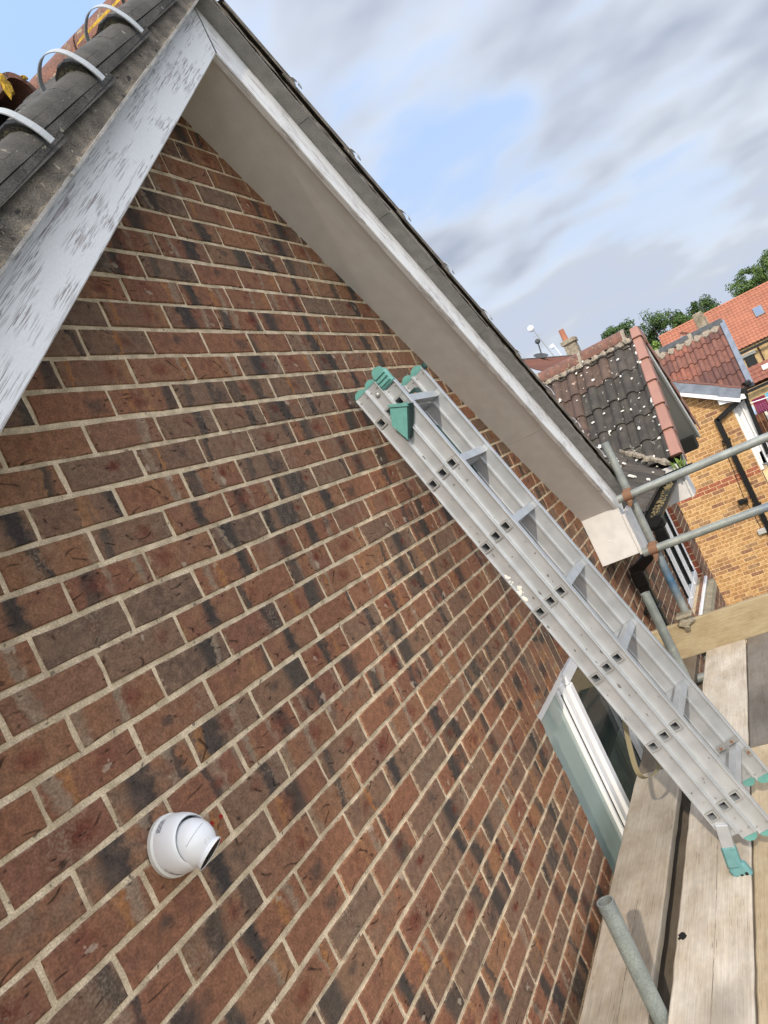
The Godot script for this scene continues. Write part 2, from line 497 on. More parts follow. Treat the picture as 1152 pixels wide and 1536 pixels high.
func make_materials():
	make_brick_atlas()
	make_paint()
	make_wood()
	speckle("mortar", Color(0.86, 0.785, 0.67), Color(0.72, 0.65, 0.54), 41, 0.012, 0.3, Color(0.50, 0.45, 0.39), 0.86, 0.95, 0.45, 512, 2.5)
	speckle("verge_mortar", Color(0.49, 0.455, 0.405), Color(0.34, 0.315, 0.285), 51, 0.012, 0.8, Color(0.70, 0.66, 0.58), 0.82, 0.95, 0.5, 512, 2.6, Color(0.15, 0.14, 0.13))
	speckle("tile_dark", Color(0.30, 0.29, 0.28), Color(0.205, 0.20, 0.19), 61, 0.012, 0.5, Color(0.55, 0.53, 0.48), 0.88, 0.9, 0.3, 512, 2.0, Color(0.11, 0.11, 0.10))
	recolor("tile_dark_brown", "tile_dark", Color(1.28, 1.05, 0.94))
	recolor("tile_dark_grey", "tile_dark", Color(0.92, 0.93, 0.92))
	speckle("tile_lichen", Color(0.32, 0.29, 0.265), Color(0.22, 0.205, 0.195), 71, 0.010, 0.5, Color(0.86, 0.84, 0.80), 0.875, 0.9, 0.3, 512, 1.3, Color(0.18, 0.17, 0.15))
	recolor("tile_lichen_brown", "tile_lichen", Color(1.13, 1.01, 0.96))
	recolor("tile_lichen_grey", "tile_lichen", Color(0.88, 0.90, 0.90))
	speckle("tile_red", Color(0.48, 0.32, 0.27), Color(0.39, 0.26, 0.23), 81, 0.012, 0.4, Color(0.58, 0.52, 0.47), 0.87, 0.9, 0.2, 512, 0.9, Color(0.28, 0.18, 0.16))
	recolor("tile_red_dark", "tile_red", Color(0.84, 0.86, 0.9))
	recolor("tile_red_light", "tile_red", Color(1.12, 1.06, 1.02))
	speckle("ridge_red", Color(0.47, 0.325, 0.275), Color(0.36, 0.265, 0.235), 85, 0.016, 0.6, Color(0.55, 0.53, 0.44), 0.78, 0.92, 0.3, 512, 1.5, Color(0.20, 0.17, 0.15))
	speckle("moss", Color(0.24, 0.225, 0.16), Color(0.13, 0.13, 0.10), 91, 0.03, 1.2, Color(0.46, 0.44, 0.32), 0.80, 0.95, 0.8, 256, 5.0)
	speckle("lichen_yellow", Color(0.72, 0.58, 0.14), Color(0.50, 0.40, 0.14), 95, 0.03, 0.6, Color(0.75, 0.70, 0.5), 0.85, 0.95, 0.4, 256, 6.0)
	speckle("lichen_white", Color(0.86, 0.85, 0.82), Color(0.70, 0.69, 0.66), 97, 0.04, 0.4, null, 0.8, 0.95, 0.3, 256, 5.0)
	speckle("undercloak", Color(0.62, 0.61, 0.60), Color(0.53, 0.525, 0.515), 101, 0.014, 0.3, Color(0.50, 0.49, 0.46), 0.9, 0.85, 0.1, 512, 2.2)
	speckle("soffit", Color(0.86, 0.85, 0.84), Color(0.825, 0.81, 0.80), 105, 0.008, 0.10, Color(0.45, 0.42, 0.40), 0.915, 0.7, 0.04, 512, 2.5)
	speckle("galv", Color(0.58, 0.60, 0.585), Color(0.48, 0.50, 0.495), 111, 0.010, 0.30, Color(0.66, 0.645, 0.57), 0.86, 0.55, 0.05, 512, 1.6, Color(0.40, 0.395, 0.385))
	mats.galv.metallic = 0.25; vc(mats.galv)
	speckle("rust", Color(0.52, 0.36, 0.26), Color(0.42, 0.33, 0.27), 115, 0.04, 0.7, Color(0.56, 0.52, 0.46), 0.75, 0.85, 0.3, 256, 8.0)
	speckle("cast", Color(0.58, 0.55, 0.47), Color(0.43, 0.40, 0.35), 117, 0.04, 0.5, Color(0.45, 0.32, 0.2), 0.8, 0.7, 0.3, 256, 8.0)
	speckle("alu", Color(0.73, 0.745, 0.76), Color(0.675, 0.69, 0.705), 121, 0.008, 0.05, Color(0.58, 0.575, 0.56), 0.90, 0.40, 0.008, 512, 2.2, Color(0.86, 0.855, 0.83))
	mats.alu.metallic = 0.5; mats.alu.uv1_world_triplanar = false
	speckle("teal", Color(0.385, 0.60, 0.575), Color(0.35, 0.56, 0.54), 125, 0.02, 0.10, Color(0.42, 0.52, 0.48), 0.86, 0.5, 0.04, 256, 6.0)
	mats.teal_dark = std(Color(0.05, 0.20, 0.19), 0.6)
	speckle("yellow_mortar", Color(0.84, 0.73, 0.56), Color(0.79, 0.68, 0.51), 131, 0.03, 0.2, null, 0.8, 0.95, 0.1, 256, 1.2)
	var yb = [Color(0.73, 0.57, 0.38), Color(0.76, 0.61, 0.42), Color(0.70, 0.54, 0.36), Color(0.66, 0.50, 0.345), Color(0.57, 0.42, 0.32), Color(0.62, 0.49, 0.36), Color(0.62, 0.37, 0.28)]
	for i in yb.size():
		if i == 0: speckle("ybrick0", Color(1, 1, 1), Color(0.80, 0.78, 0.74), 135, 0.02, 0.25, Color(0.6, 0.55, 0.5), 0.84, 0.92, 0.1, 256, 3.0)
		if i > 0: recolor("ybrick%d" % i, "ybrick0", yb[i])
	mats.ybrick0.albedo_color = yb[0]
	recolor("ybrick7", "ybrick0", Color(0.60, 0.33, 0.24))
	speckle("terracotta", Color(0.58, 0.425, 0.37), Color(0.545, 0.395, 0.345), 141, 0.01, 0.08, null, 0.8, 0.6, 0.03, 256, 2.0)
	recolor("terracotta_dark", "terracotta", Color(0.62, 0.55, 0.55))
	speckle("verge_grey", Color(0.47, 0.50, 0.55), Color(0.40, 0.43, 0.48), 145, 0.01, 0.10, null, 0.8, 0.6, 0.03, 256, 2.0)
	speckle("ridge_grey", Color(0.30, 0.31, 0.32), Color(0.23, 0.24, 0.25), 147, 0.02, 0.3, null, 0.8, 0.85, 0.1, 256, 2.0)
	speckle("pantile", Color(0.64, 0.42, 0.33), Color(0.57, 0.37, 0.29), 151, 0.006, 0.2, Color(0.55, 0.37, 0.30), 0.8, 0.85, 0.1, 256, 0.4)
	speckle("stone", Color(0.72, 0.62, 0.45), Color(0.62, 0.53, 0.39), 155, 0.02, 0.3, null, 0.8, 0.9, 0.1, 256, 0.5)
	speckle("chimney_stone", Color(0.56, 0.52, 0.46), Color(0.42, 0.39, 0.33), 157, 0.02, 0.4, null, 0.8, 0.9, 0.2, 256, 0.8)
	speckle("sill", Color(0.62, 0.58, 0.50), Color(0.50, 0.47, 0.40), 161, 0.012, 0.25, Color(0.45, 0.44, 0.28), 0.80, 0.9, 0.1, 256, 2.0)
	speckle("ground", Color(0.24, 0.25, 0.20), Color(0.16, 0.19, 0.11), 165, 0.01, 0.6, null, 0.8, 0.95, 0.2, 512, 0.05)
	speckle("lead", Color(0.50, 0.53, 0.57), Color(0.42, 0.45, 0.49), 167, 0.012, 0.15, null, 0.8, 0.5, 0.1, 256, 1.0)
	speckle("fence_wood", Color(0.42, 0.26, 0.17), Color(0.34, 0.20, 0.13), 169, 0.02, 0.2, null, 0.8, 0.85, 0.1, 256, 1.0)
	speckle("pale_mortar", Color(0.60, 0.56, 0.50), Color(0.44, 0.41, 0.37), 173, 0.03, 0.5, null, 0.8, 0.95, 0.3, 256, 3.0)
	mats.upvc = std(Color(0.90, 0.90, 0.905), 0.32)
	mats.upvc_dirty = std(Color(0.86, 0.86, 0.86), 0.45)
	mats.boxend = speckle("boxend", Color(0.81, 0.805, 0.80), Color(0.77, 0.765, 0.76), 171, 0.01, 0.05, null, 0.8, 0.6, 0.02, 256, 3.0)
	mats.trim_grey = std(Color(0.64, 0.635, 0.62), 0.6)
	mats.trim_pale = std(Color(0.76, 0.76, 0.75), 0.5)
	mats.black = std(Color(0.035, 0.036, 0.04), 0.38)
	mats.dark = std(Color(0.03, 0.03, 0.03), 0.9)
	mats.crack = std(Color(0.36, 0.31, 0.27), 0.95)
	mats.rubber = std(Color(0.02, 0.02, 0.022), 0.6)
	mats.dome = std(Color(0.93, 0.935, 0.945), 0.3)
	mats.dome.clearcoat_enabled = true; mats.dome.clearcoat = 0.3
	mats.dome_ring = std(Color(0.84, 0.84, 0.82), 0.45)
	mats.seam = std(Color(0.50, 0.51, 0.53), 0.6)
	mats.lens = std(Color(0.02, 0.012, 0.014), 0.35)
	mats.lens.metallic_specular = 0.2
	mats.lens_ring = std(Color(0.10, 0.095, 0.095), 0.3)
	mats.ink = std(Color(0.10, 0.13, 0.30), 0.7)
	mats.ink_grey = std(Color(0.45, 0.46, 0.49), 0.7)
	mats.red_plastic = std(Color(0.62, 0.13, 0.08), 0.6)
	mats.white_label = std(Color(0.84, 0.83, 0.80), 0.7)
	mats.clip = std(Color(0.64, 0.655, 0.66), 0.42, 0.15)
	mats.strap = std(Color(0.54, 0.51, 0.41), 0.85)
	mats.steel = std(Color(0.62, 0.62, 0.61), 0.4, 0.5)
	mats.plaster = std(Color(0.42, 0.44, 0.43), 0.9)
	mats.pale_glass = std(Color(0.50, 0.56, 0.53), 0.08)
	mats.pale_glass.transparency = BaseMaterial3D.TRANSPARENCY_ALPHA
	mats.pale_glass.albedo_color = Color(0.66, 0.72, 0.695, 0.82)  # pale grey-green albedo carries the sky reflected in the left pane
	mats.glass = std(Color(0.25, 0.30, 0.29, 0.28), 0.03)
	mats.glass.transparency = BaseMaterial3D.TRANSPARENCY_ALPHA
	mats.slate_blue = std(Color(0.40, 0.46, 0.56), 0.5)
	mats.trunk = std(Color(0.20, 0.16, 0.12), 0.95)
	for k in 3:
		var lf = std([Color(0.30, 0.40, 0.17), Color(0.24, 0.34, 0.15), Color(0.40, 0.50, 0.20)][k], 0.7)
		lf.backlight_enabled = true; lf.backlight = Color(0.10, 0.16, 0.04)
		vc(lf)
		mats["leaf%d" % k] = lf

# ------------------------------------------------------------------ sky
func sky_image() -> Image:
	var w = 2048; var h = 1024
	var n1 = FastNoiseLite.new(); n1.seed = 96; n1.noise_type = FastNoiseLite.TYPE_SIMPLEX_SMOOTH; n1.frequency = 0.55; n1.fractal_octaves = 6; n1.fractal_gain = 0.57
	var n2 = FastNoiseLite.new(); n2.seed = 48; n2.noise_type = FastNoiseLite.TYPE_SIMPLEX_SMOOTH; n2.frequency = 1.1; n2.fractal_octaves = 3
	var sun = -SUN_DIR.normalized()
	var data = PackedByteArray(); data.resize(w * h * 12)
	var o = 0
	for y in h:
		var th = PI * (y + 0.5) / h
		var sy = cos(th); var sr = sin(th)
		for x in w:
			var ph = TAU * (x + 0.5) / w
			var d = Vector3(sr * sin(ph), sy, -sr * cos(ph))
			var c: Color
			if sy > -0.02:
				var e = maxf(sy, 0.0)
				var base = Color(0.70, 0.80, 0.93).lerp(Color(0.27, 0.475, 0.88), clampf(pow(e * 1.35, 0.75), 0, 1))
				var q = Vector2(d.x, d.z) / (e + 0.24) * 1.2
				var a = n1.get_noise_2d(q.x * 1.35 + 3.1, q.y * 1.05 + 1.7)
				var b = n2.get_noise_2d(q.x * 2.3, q.y * 1.5 - 4.0)
				# a bank of cloud across the middle of the view, open blue to its left
				var az = atan2(d.z, d.x)
				var bank = clampf((az + 0.43) * 3.2, -0.55, 0.32) - clampf((e - 0.50) * 1.6, 0, 0.5)
				a += 0.13 * n2.get_noise_2d(q.x * 4.2 + 9.0, q.y * 3.4)
				var cov = clampf((a + 0.25 * b + bank * 0.70 + 0.27) * 1.8, 0, 1)
				cov = cov * cov * (3 - 2 * cov)
				cov = maxf(cov, clampf(0.75 - e * 2.6, 0, 0.6))
				var thick = clampf((a * 1.1 + b * 0.6 + bank * 0.6 + 0.20) * 1.25, 0, 1)
				var cl = Color(0.735, 0.78, 0.845).lerp(Color(0.40, 0.45, 0.56), thick)
				c = base.lerp(cl, cov * 0.94)
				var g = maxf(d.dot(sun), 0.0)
				var k = 1.0 + 3.2 * pow(0.5 + 0.5 * d.dot(sun), 2.6)      # haze all round the sun, strengthened out of view to lift ambient light
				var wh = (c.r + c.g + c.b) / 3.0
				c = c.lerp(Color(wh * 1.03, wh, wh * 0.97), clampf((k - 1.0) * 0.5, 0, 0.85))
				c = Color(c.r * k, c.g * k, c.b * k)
			else:
				c = Color(0.20, 0.20, 0.18)
			data.encode_float(o, c.r * SKY_GAIN); data.encode_float(o + 4, c.g * SKY_GAIN); data.encode_float(o + 8, c.b * SKY_GAIN)
			o += 12
	return Image.create_from_data(w, h, false, Image.FORMAT_RGBF, data)

const SUN_DIR := Vector3(0.773, -0.594, -0.223)
const SKY_GAIN := 1.0

func _ready():
	rng.seed = 2024
	# camera
	var cam = Camera3D.new()
	cam.name = "camera"
	cam.transform = Transform3D(Basis(RX, RY, RZ).orthonormalized(), CAM)
	cam.fov = 66.616
	cam.near = 0.05; cam.far = 600.0
	add_child(cam)
	cam.current = true
	# sky and air
	var env = Environment.new()
	env.background_mode = Environment.BG_SKY
	var sky = Sky.new()
	var pano = PanoramaSkyMaterial.new()
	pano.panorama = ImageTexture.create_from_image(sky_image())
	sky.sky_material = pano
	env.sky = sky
	env.tonemap_mode = Environment.TONE_MAPPER_LINEAR
	env.tonemap_exposure = 1.05
	env.sdfgi_enabled = true; env.ssao_enabled = true; env.ssil_enabled = true
	var we = WorldEnvironment.new()
	we.name = "world_environment"
	we.environment = env
	add_child(we)
	# hazy sun from behind the left shoulder
	var sun = DirectionalLight3D.new()
	sun.name = "sun"
	sun.light_energy = 1.0
	sun.light_color = Color(1.0, 0.95, 0.87)
	sun.light_angular_distance = 0.9
	sun.shadow_enabled = true
	sun.transform = Transform3D(MB.frame(-SUN_DIR), Vector3(-10, 10, 4))
	add_child(sun)

	make_materials()
	ground()
	near_house()
	adjoining_house()
	yellow_house()
	far_houses()
	trees()
	deck()
	scaffold()
	ladder()
	security_camera()
	small_things()

func ground():
	var m = MB.new()
	m.quad(Vector3(-150, GROUND, 250), Vector3(350, GROUND, 250), Vector3(350, GROUND, -250), Vector3(-150, GROUND, -250))
	structure("ground", m, mats.ground)

# ------------------------------------------------------------------ brickwork
func clip_line(poly: PackedVector2Array, n: Vector2, d: float) -> PackedVector2Array:
	# keeps n.p <= d
	var out = PackedVector2Array()
	for i in poly.size():
		var a = poly[i]; var b = poly[(i + 1) % poly.size()]
		var da = n.dot(a) - d; var db = n.dot(b) - d
		if da <= 0: out.append(a)
		if (da < 0 and db > 0) or (da > 0 and db < 0): out.append(a.lerp(b, da / (da - db)))
	return out

func rect(x0, y0, x1, y1) -> PackedVector2Array:
	return PackedVector2Array([Vector2(x0, y0), Vector2(x1, y0), Vector2(x1, y1), Vector2(x0, y1)])

# outline with worn edges, bevelled, in the wall's own x-y, face towards +z
func brick_into(m: MB, poly: PackedVector2Array, full: Rect2, o: Vector3, cell: int, face: float, upright := false, wear := 1.0):
	var pts = PackedVector2Array()
	for i in poly.size():
		var a = poly[i]; var b = poly[(i + 1) % poly.size()]
		var l = a.distance_to(b)
		var k = 3 if l > 0.15 else (2 if l > 0.05 else 1)
		for q in k:
			var p = a.lerp(b, (q + (rng.randf_range(-0.15, 0.15) if q > 0 else 0.0)) / k)
			var jit = 0.0017 * wear
			pts.append(p + Vector2(rng.randf_range(-jit, jit), rng.randf_range(-jit, jit)))
	var ctr = Vector2.ZERO
	for p in pts: ctr += p
	ctr /= pts.size()
	var cx = cell % 8; var cy = (cell / 8) % 10
	var flipx = (cell / 80) % 2 == 1
	var f = func(p: Vector2) -> Vector2:
		var u = clampf((p.x - full.position.x) / full.size.x, 0, 1)
		var w = clampf((p.y - full.position.y) / full.size.y, 0, 1)
		if upright:
			var s = u; u = w; w = s
		if flipx: u = 1.0 - u
		return Vector2((cx * 256 + 2 + u * 252) / 2048.0, (cy * 96 + 2 + (1.0 - w) * 92) / 960.0)
	var inner = PackedVector2Array()
	for p in pts:
		var d = ctr - p
		var sx = 0.0024 * signf(d.x) if absf(absf(p.x - full.get_center().x) - full.size.x * 0.5) < 0.004 else 0.0
		var sy = 0.0024 * signf(d.y) if absf(absf(p.y - full.get_center().y) - full.size.y * 0.5) < 0.004 else 0.0
		inner.append(p + Vector2(sx, sy))
	var tilt = Vector2(rng.randf_range(-0.006, 0.006), rng.randf_range(-0.012, 0.012))
	var n = pts.size()
	for i in n:
		var j = (i + 1) % n
		var z0 = face + tilt.dot(inner[i] - ctr); var z1 = face + tilt.dot(inner[j] - ctr)
		var a = Vector3(inner[i].x, inner[i].y, z0) - o; var b = Vector3(inner[j].x, inner[j].y, z1) - o
		var c = Vector3(ctr.x, ctr.y, face) - o
		m.tri(c, a, b, f.call(ctr), f.call(inner[i]), f.call(inner[j]))
		var a2 = Vector3(pts[i].x, pts[i].y, face - 0.0024) - o; var b2 = Vector3(pts[j].x, pts[j].y, face - 0.0024) - o
		m.quad(a2, b2, b, a, f.call(pts[i]), f.call(pts[j]), f.call(inner[j]), f.call(inner[i]))
		var a3 = Vector3(pts[i].x, pts[i].y, -0.02) - o; var b3 = Vector3(pts[j].x, pts[j].y, -0.02) - o
		m.quad(a3, b3, b2, a2, f.call(pts[i]), f.call(pts[j]), f.call(pts[j]), f.call(pts[i]))

# lays stretcher bond on the plane z = 0; keep(poly) cuts it to the wall's shape; the bricks that show largest become parts
func lay_bricks(wall: Node3D, x0: float, x1: float, row0: int, row1: int, keep: Callable, extra: Array, most: int, hidden_left: bool):
	var list = extra.duplicate()
	for row in range(row0, row1 + 1):
		var yb = -0.075 * (row + 1) + 0.005; var yt = -0.075 * row - 0.005
		var k = int(floor(x0 / 0.1125)) - 2
		if posmod(k, 2) != posmod(row, 2): k += 1
		var xa = k * 0.1125
		var wob = rng.randf_range(-0.0012, 0.0012)
		while xa < x1:
			var j0 = rng.randf_range(-0.0018, 0.0018)
			var r = rect(xa + 0.0056 + j0, yb + 0.0007 + wob, xa + 0.2194 + j0 * 0.4, yt - 0.0007 + wob)
			var p = keep.call(r)
			if p.size() >= 3:
				var area = 0.0
				for i in p.size(): area += p[i].cross(p[(i + 1) % p.size()])
				if absf(area) * 0.5 > 0.0006:
					list.append([p, Rect2(xa + 0.005, yb, 0.215, 0.065), false])
			xa += 0.225
	# rank by size in the picture
	var ranked = []
	for i in list.size():
		var b = list[i]
		var c = Vector2.ZERO
		for p in b[0]: c += p
		c /= b[0].size()
		var s = project(Vector3(c.x, c.y, 0))
		var seen = s.x > -60 and s.x < 1190 and s.y > -60 and s.y < 1580
		if hidden_left and s.x < 305.0 - (s.y - 80.0) * 0.537: seen = false
		var d = CAM.distance_to(Vector3(c.x, c.y, 0))
		ranked.append([d if seen else d + 1000.0, i, c])
	ranked.sort_custom(func(a, b): return a[0] < b[0])
	var rest = MB.new()
	var wp = wpos(wall)
	for q in ranked.size():
		var b = list[ranked[q][1]]
		var c: Vector2 = ranked[q][2]
		var cell = rng.randi() % 160
		var face = rng.randf_range(-0.0012, 0.0014)
		if q < most and ranked[q][0] < 1000.0:
			var m = MB.new()
			brick_into(m, b[0], b[1], Vector3(c.x, c.y, 0), cell, face, b[2])
			var o = MeshInstance3D.new()
			o.name = "brick"; o.mesh = m.mesh(); o.material_override = mats.brick
			wall.add_child(o, true)
			o.position = Vector3(c.x, c.y, 0) - wp
		else:
			brick_into(rest, b[0], b[1], Vector3.ZERO, cell, face, b[2])
	if rest.v.size() > 0:
		var o = part("brick_field", rest, mats.brick, wall)
		o.set_meta("kind", "stuff")

func gable_y(x: float) -> float:
	return YA - T * absf(x - XC)

const WX0 := 1.545; const WX1 := 2.72; const WY1 := -1.42; const WY0 := -2.47

func near_house():
	var at = Vector3(0.957, GROUND, -3.0)
	var h = thing("brick_house", at, "brown brick house end with peeling white bargeboards over its gable wall", "house")
	# wall: mortar sheet with the bricks standing proud of it
	var m = MB.new()
	var dz = -0.0036
	var segs = [rect(-1.6, GROUND, WX0, 2.0), rect(WX1, GROUND, 4.05, 2.0), rect(WX0, WY1, WX1, 2.0), rect(WX0, GROUND, WX1, WY0)]
	for s in segs:
		var p = clip_line(clip_line(s, Vector2(T, 1), YA + T * XC + 0.04), Vector2(-T, 1), YA - T * XC + 0.04)
		if p.size() >= 3: m.prism(p, Transform3D(), -0.11, dz)
	var wall = part("gable_wall", m, mats.mortar, h)
	var keep = func(r):
		var p = clip_line(clip_line(r, Vector2(T, 1), YA + T * XC + 0.03), Vector2(-T, 1), YA - T * XC + 0.03)
		if p.size() < 3: return p
		p = clip_line(clip_line(p, Vector2(1, 0), 4.05), Vector2(-1, 0), 1.6)
		if p.size() < 3: return p
		var c = Vector2.ZERO
		for q in p: c += q
		c /= p.size()
		# soldier course and window opening
		if c.y < -1.2 and c.y > -1.42:
			if c.x > WX0 - 0.15 and c.x < WX1 + 0.15:
				if c.x < 2.1: p = clip_line(p, Vector2(1, 0), WX0 - 0.147 - 0.012)
				else: p = clip_line(p, Vector2(-1, 0), -(WX1 + 0.147 + 0.012))
			elif c.x < 2.1: p = clip_line(p, Vector2(1, 0), WX0 - 0.147 - 0.012)
			else: p = clip_line(p, Vector2(-1, 0), -(WX1 + 0.147 + 0.012))
		elif c.y < -1.42 and c.y > WY0:
			if c.x < 2.1: p = clip_line(p, Vector2(1, 0), WX0)
			else: p = clip_line(p, Vector2(-1, 0), -WX1)
		return p
	var soldiers = []
	var sx = WX0 - 0.147
	while sx < WX1 + 0.147:
		soldiers.append([rect(sx, -1.42, sx + 0.065, -1.205), Rect2(sx, -1.42, 0.065, 0.215), true])
		sx += 0.075
	lay_bricks(wall, -1.6, 4.05, -14, 37, keep, soldiers, 300, true)
	# plain shell behind the brickwork
	m = MB.new()
	m.aabox(Vector3(-1.6, GROUND, -6.0), Vector3(-1.35, -1.2, -0.115))
	m.aabox(Vector3(3.2, GROUND, -6.0), Vector3(3.45, -1.2, -0.115))
	m.aabox(Vector3(-1.6, GROUND, -6.2), Vector3(3.45, -1.2, -6.0))
	part("side_wall", m, mats.mortar, h)
	# room behind the window
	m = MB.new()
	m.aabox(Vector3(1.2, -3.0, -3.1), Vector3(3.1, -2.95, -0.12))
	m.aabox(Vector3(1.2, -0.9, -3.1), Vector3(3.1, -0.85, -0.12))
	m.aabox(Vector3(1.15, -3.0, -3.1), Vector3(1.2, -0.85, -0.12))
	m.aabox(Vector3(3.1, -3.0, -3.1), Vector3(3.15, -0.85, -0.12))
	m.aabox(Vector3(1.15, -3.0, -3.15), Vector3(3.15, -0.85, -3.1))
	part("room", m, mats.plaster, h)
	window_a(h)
	roof_a(h)

func window_a(h):
	var zf = -0.035
	var m = MB.new()
	var w = part("window", _frame_mesh(m, WX0, WX1, WY0, WY1, zf, 0.062, 0.058), mats.upvc, h)
	# mullion, then the opening casement with its own thicker frame
	m = MB.new()
	m.aabox(Vector3(2.0, WY0 + 0.06, zf - 0.06), Vector3(2.055, WY1 - 0.0605, zf - 0.001), 0.006)
	part("mullion", m, mats.upvc, w)
	m = MB.new()
	part("casement_frame", _frame_mesh(m, 2.063, WX1 - 0.03, WY0 + 0.03, WY1 - 0.03, zf + 0.016, 0.062, 0.05), mats.upvc, w)
	# beads and dark gaskets beside the panes
	for b in [[WX0 + 0.062, 2.0], [2.125, WX1 - 0.092]]:
		for s in [0, 1]:
			m = MB.new()
			var x = b[s]
			var e = 1.0 if s == 0 else -1.0
			m.aabox(Vector3(minf(x, x + e * 0.007), WY0 + 0.1, zf - 0.045), Vector3(maxf(x, x + e * 0.007), WY1 - 0.1, zf - 0.012))
			part("gasket", m, mats.rubber, w)
	m = MB.new()
	m.aabox(Vector3(2.0555, WY0 + 0.07, zf - 0.04), Vector3(2.0625, WY1 - 0.07, zf - 0.006))
	part("gasket", m, mats.rubber, w)
	m = MB.new()
	for x in [[1.972, 1.9955], [2.1305, 2.15]]: m.aabox(Vector3(x[0], WY0 + 0.07, zf - 0.034), Vector3(x[1], WY1 - 0.07, zf - 0.014), 0.004)
	part("glazing_bead", m, mats.upvc, w)
	m = MB.new()
	m.aabox(Vector3(WX0 + 0.05, WY0 + 0.05, zf - 0.042), Vector3(2.01, WY1 - 0.05, zf - 0.030))
	part("pane", m, mats.pale_glass, w)
	m = MB.new()
	m.aabox(Vector3(2.10, WY0 + 0.08, zf - 0.026), Vector3(WX1 - 0.07, WY1 - 0.08, zf - 0.014))
	part("pane", m, mats.glass, w)
	m = MB.new()
	m.aabox(Vector3(WX0 - 0.02, WY0 - 0.05, -0.1), Vector3(WX1 + 0.02, WY0, 0.03), 0.006)
	part("window_sill", m, mats.sill, w)

func _frame_mesh(m: MB, x0, x1, y0, y1, zf, wd, th) -> MB:
	m.aabox(Vector3(x0, y1 - wd, zf - th), Vector3(x1, y1, zf), 0.007)
	m.aabox(Vector3(x0, y0, zf - th), Vector3(x1, y0 + wd, zf), 0.007)
	m.aabox(Vector3(x0, y0 + wd, zf - th), Vector3(x0 + wd, y1 - wd, zf - 0.0005), 0.007)
	m.aabox(Vector3(x1 - wd, y0 + wd, zf - th), Vector3(x1, y1 - wd, zf - 0.0005), 0.007)
	return m

# rake frame: x runs down the slope from the apex, y square to it (outwards), z out of the wall
func rake(side: float) -> Transform3D:
	if side < 0: return Transform3D(Basis(Vector3(-CP, -SP, 0), Vector3(-SP, CP, 0), Vector3(0, 0, 1)), Vector3(XC, YA, 0))
	return Transform3D(Basis(Vector3(CP, -SP, 0), Vector3(SP, CP, 0), Vector3(0, 0, 1)), Vector3(XC, YA, 0))

const RAKE_L := 3.42

func rake_poly(y0: float, y1: float, length: float) -> PackedVector2Array:
	# mitred at the apex
	return PackedVector2Array([Vector2(y0 * -SP / CP, y0), Vector2(length, y0), Vector2(length, y1), Vector2(y1 * -SP / CP, y1)])

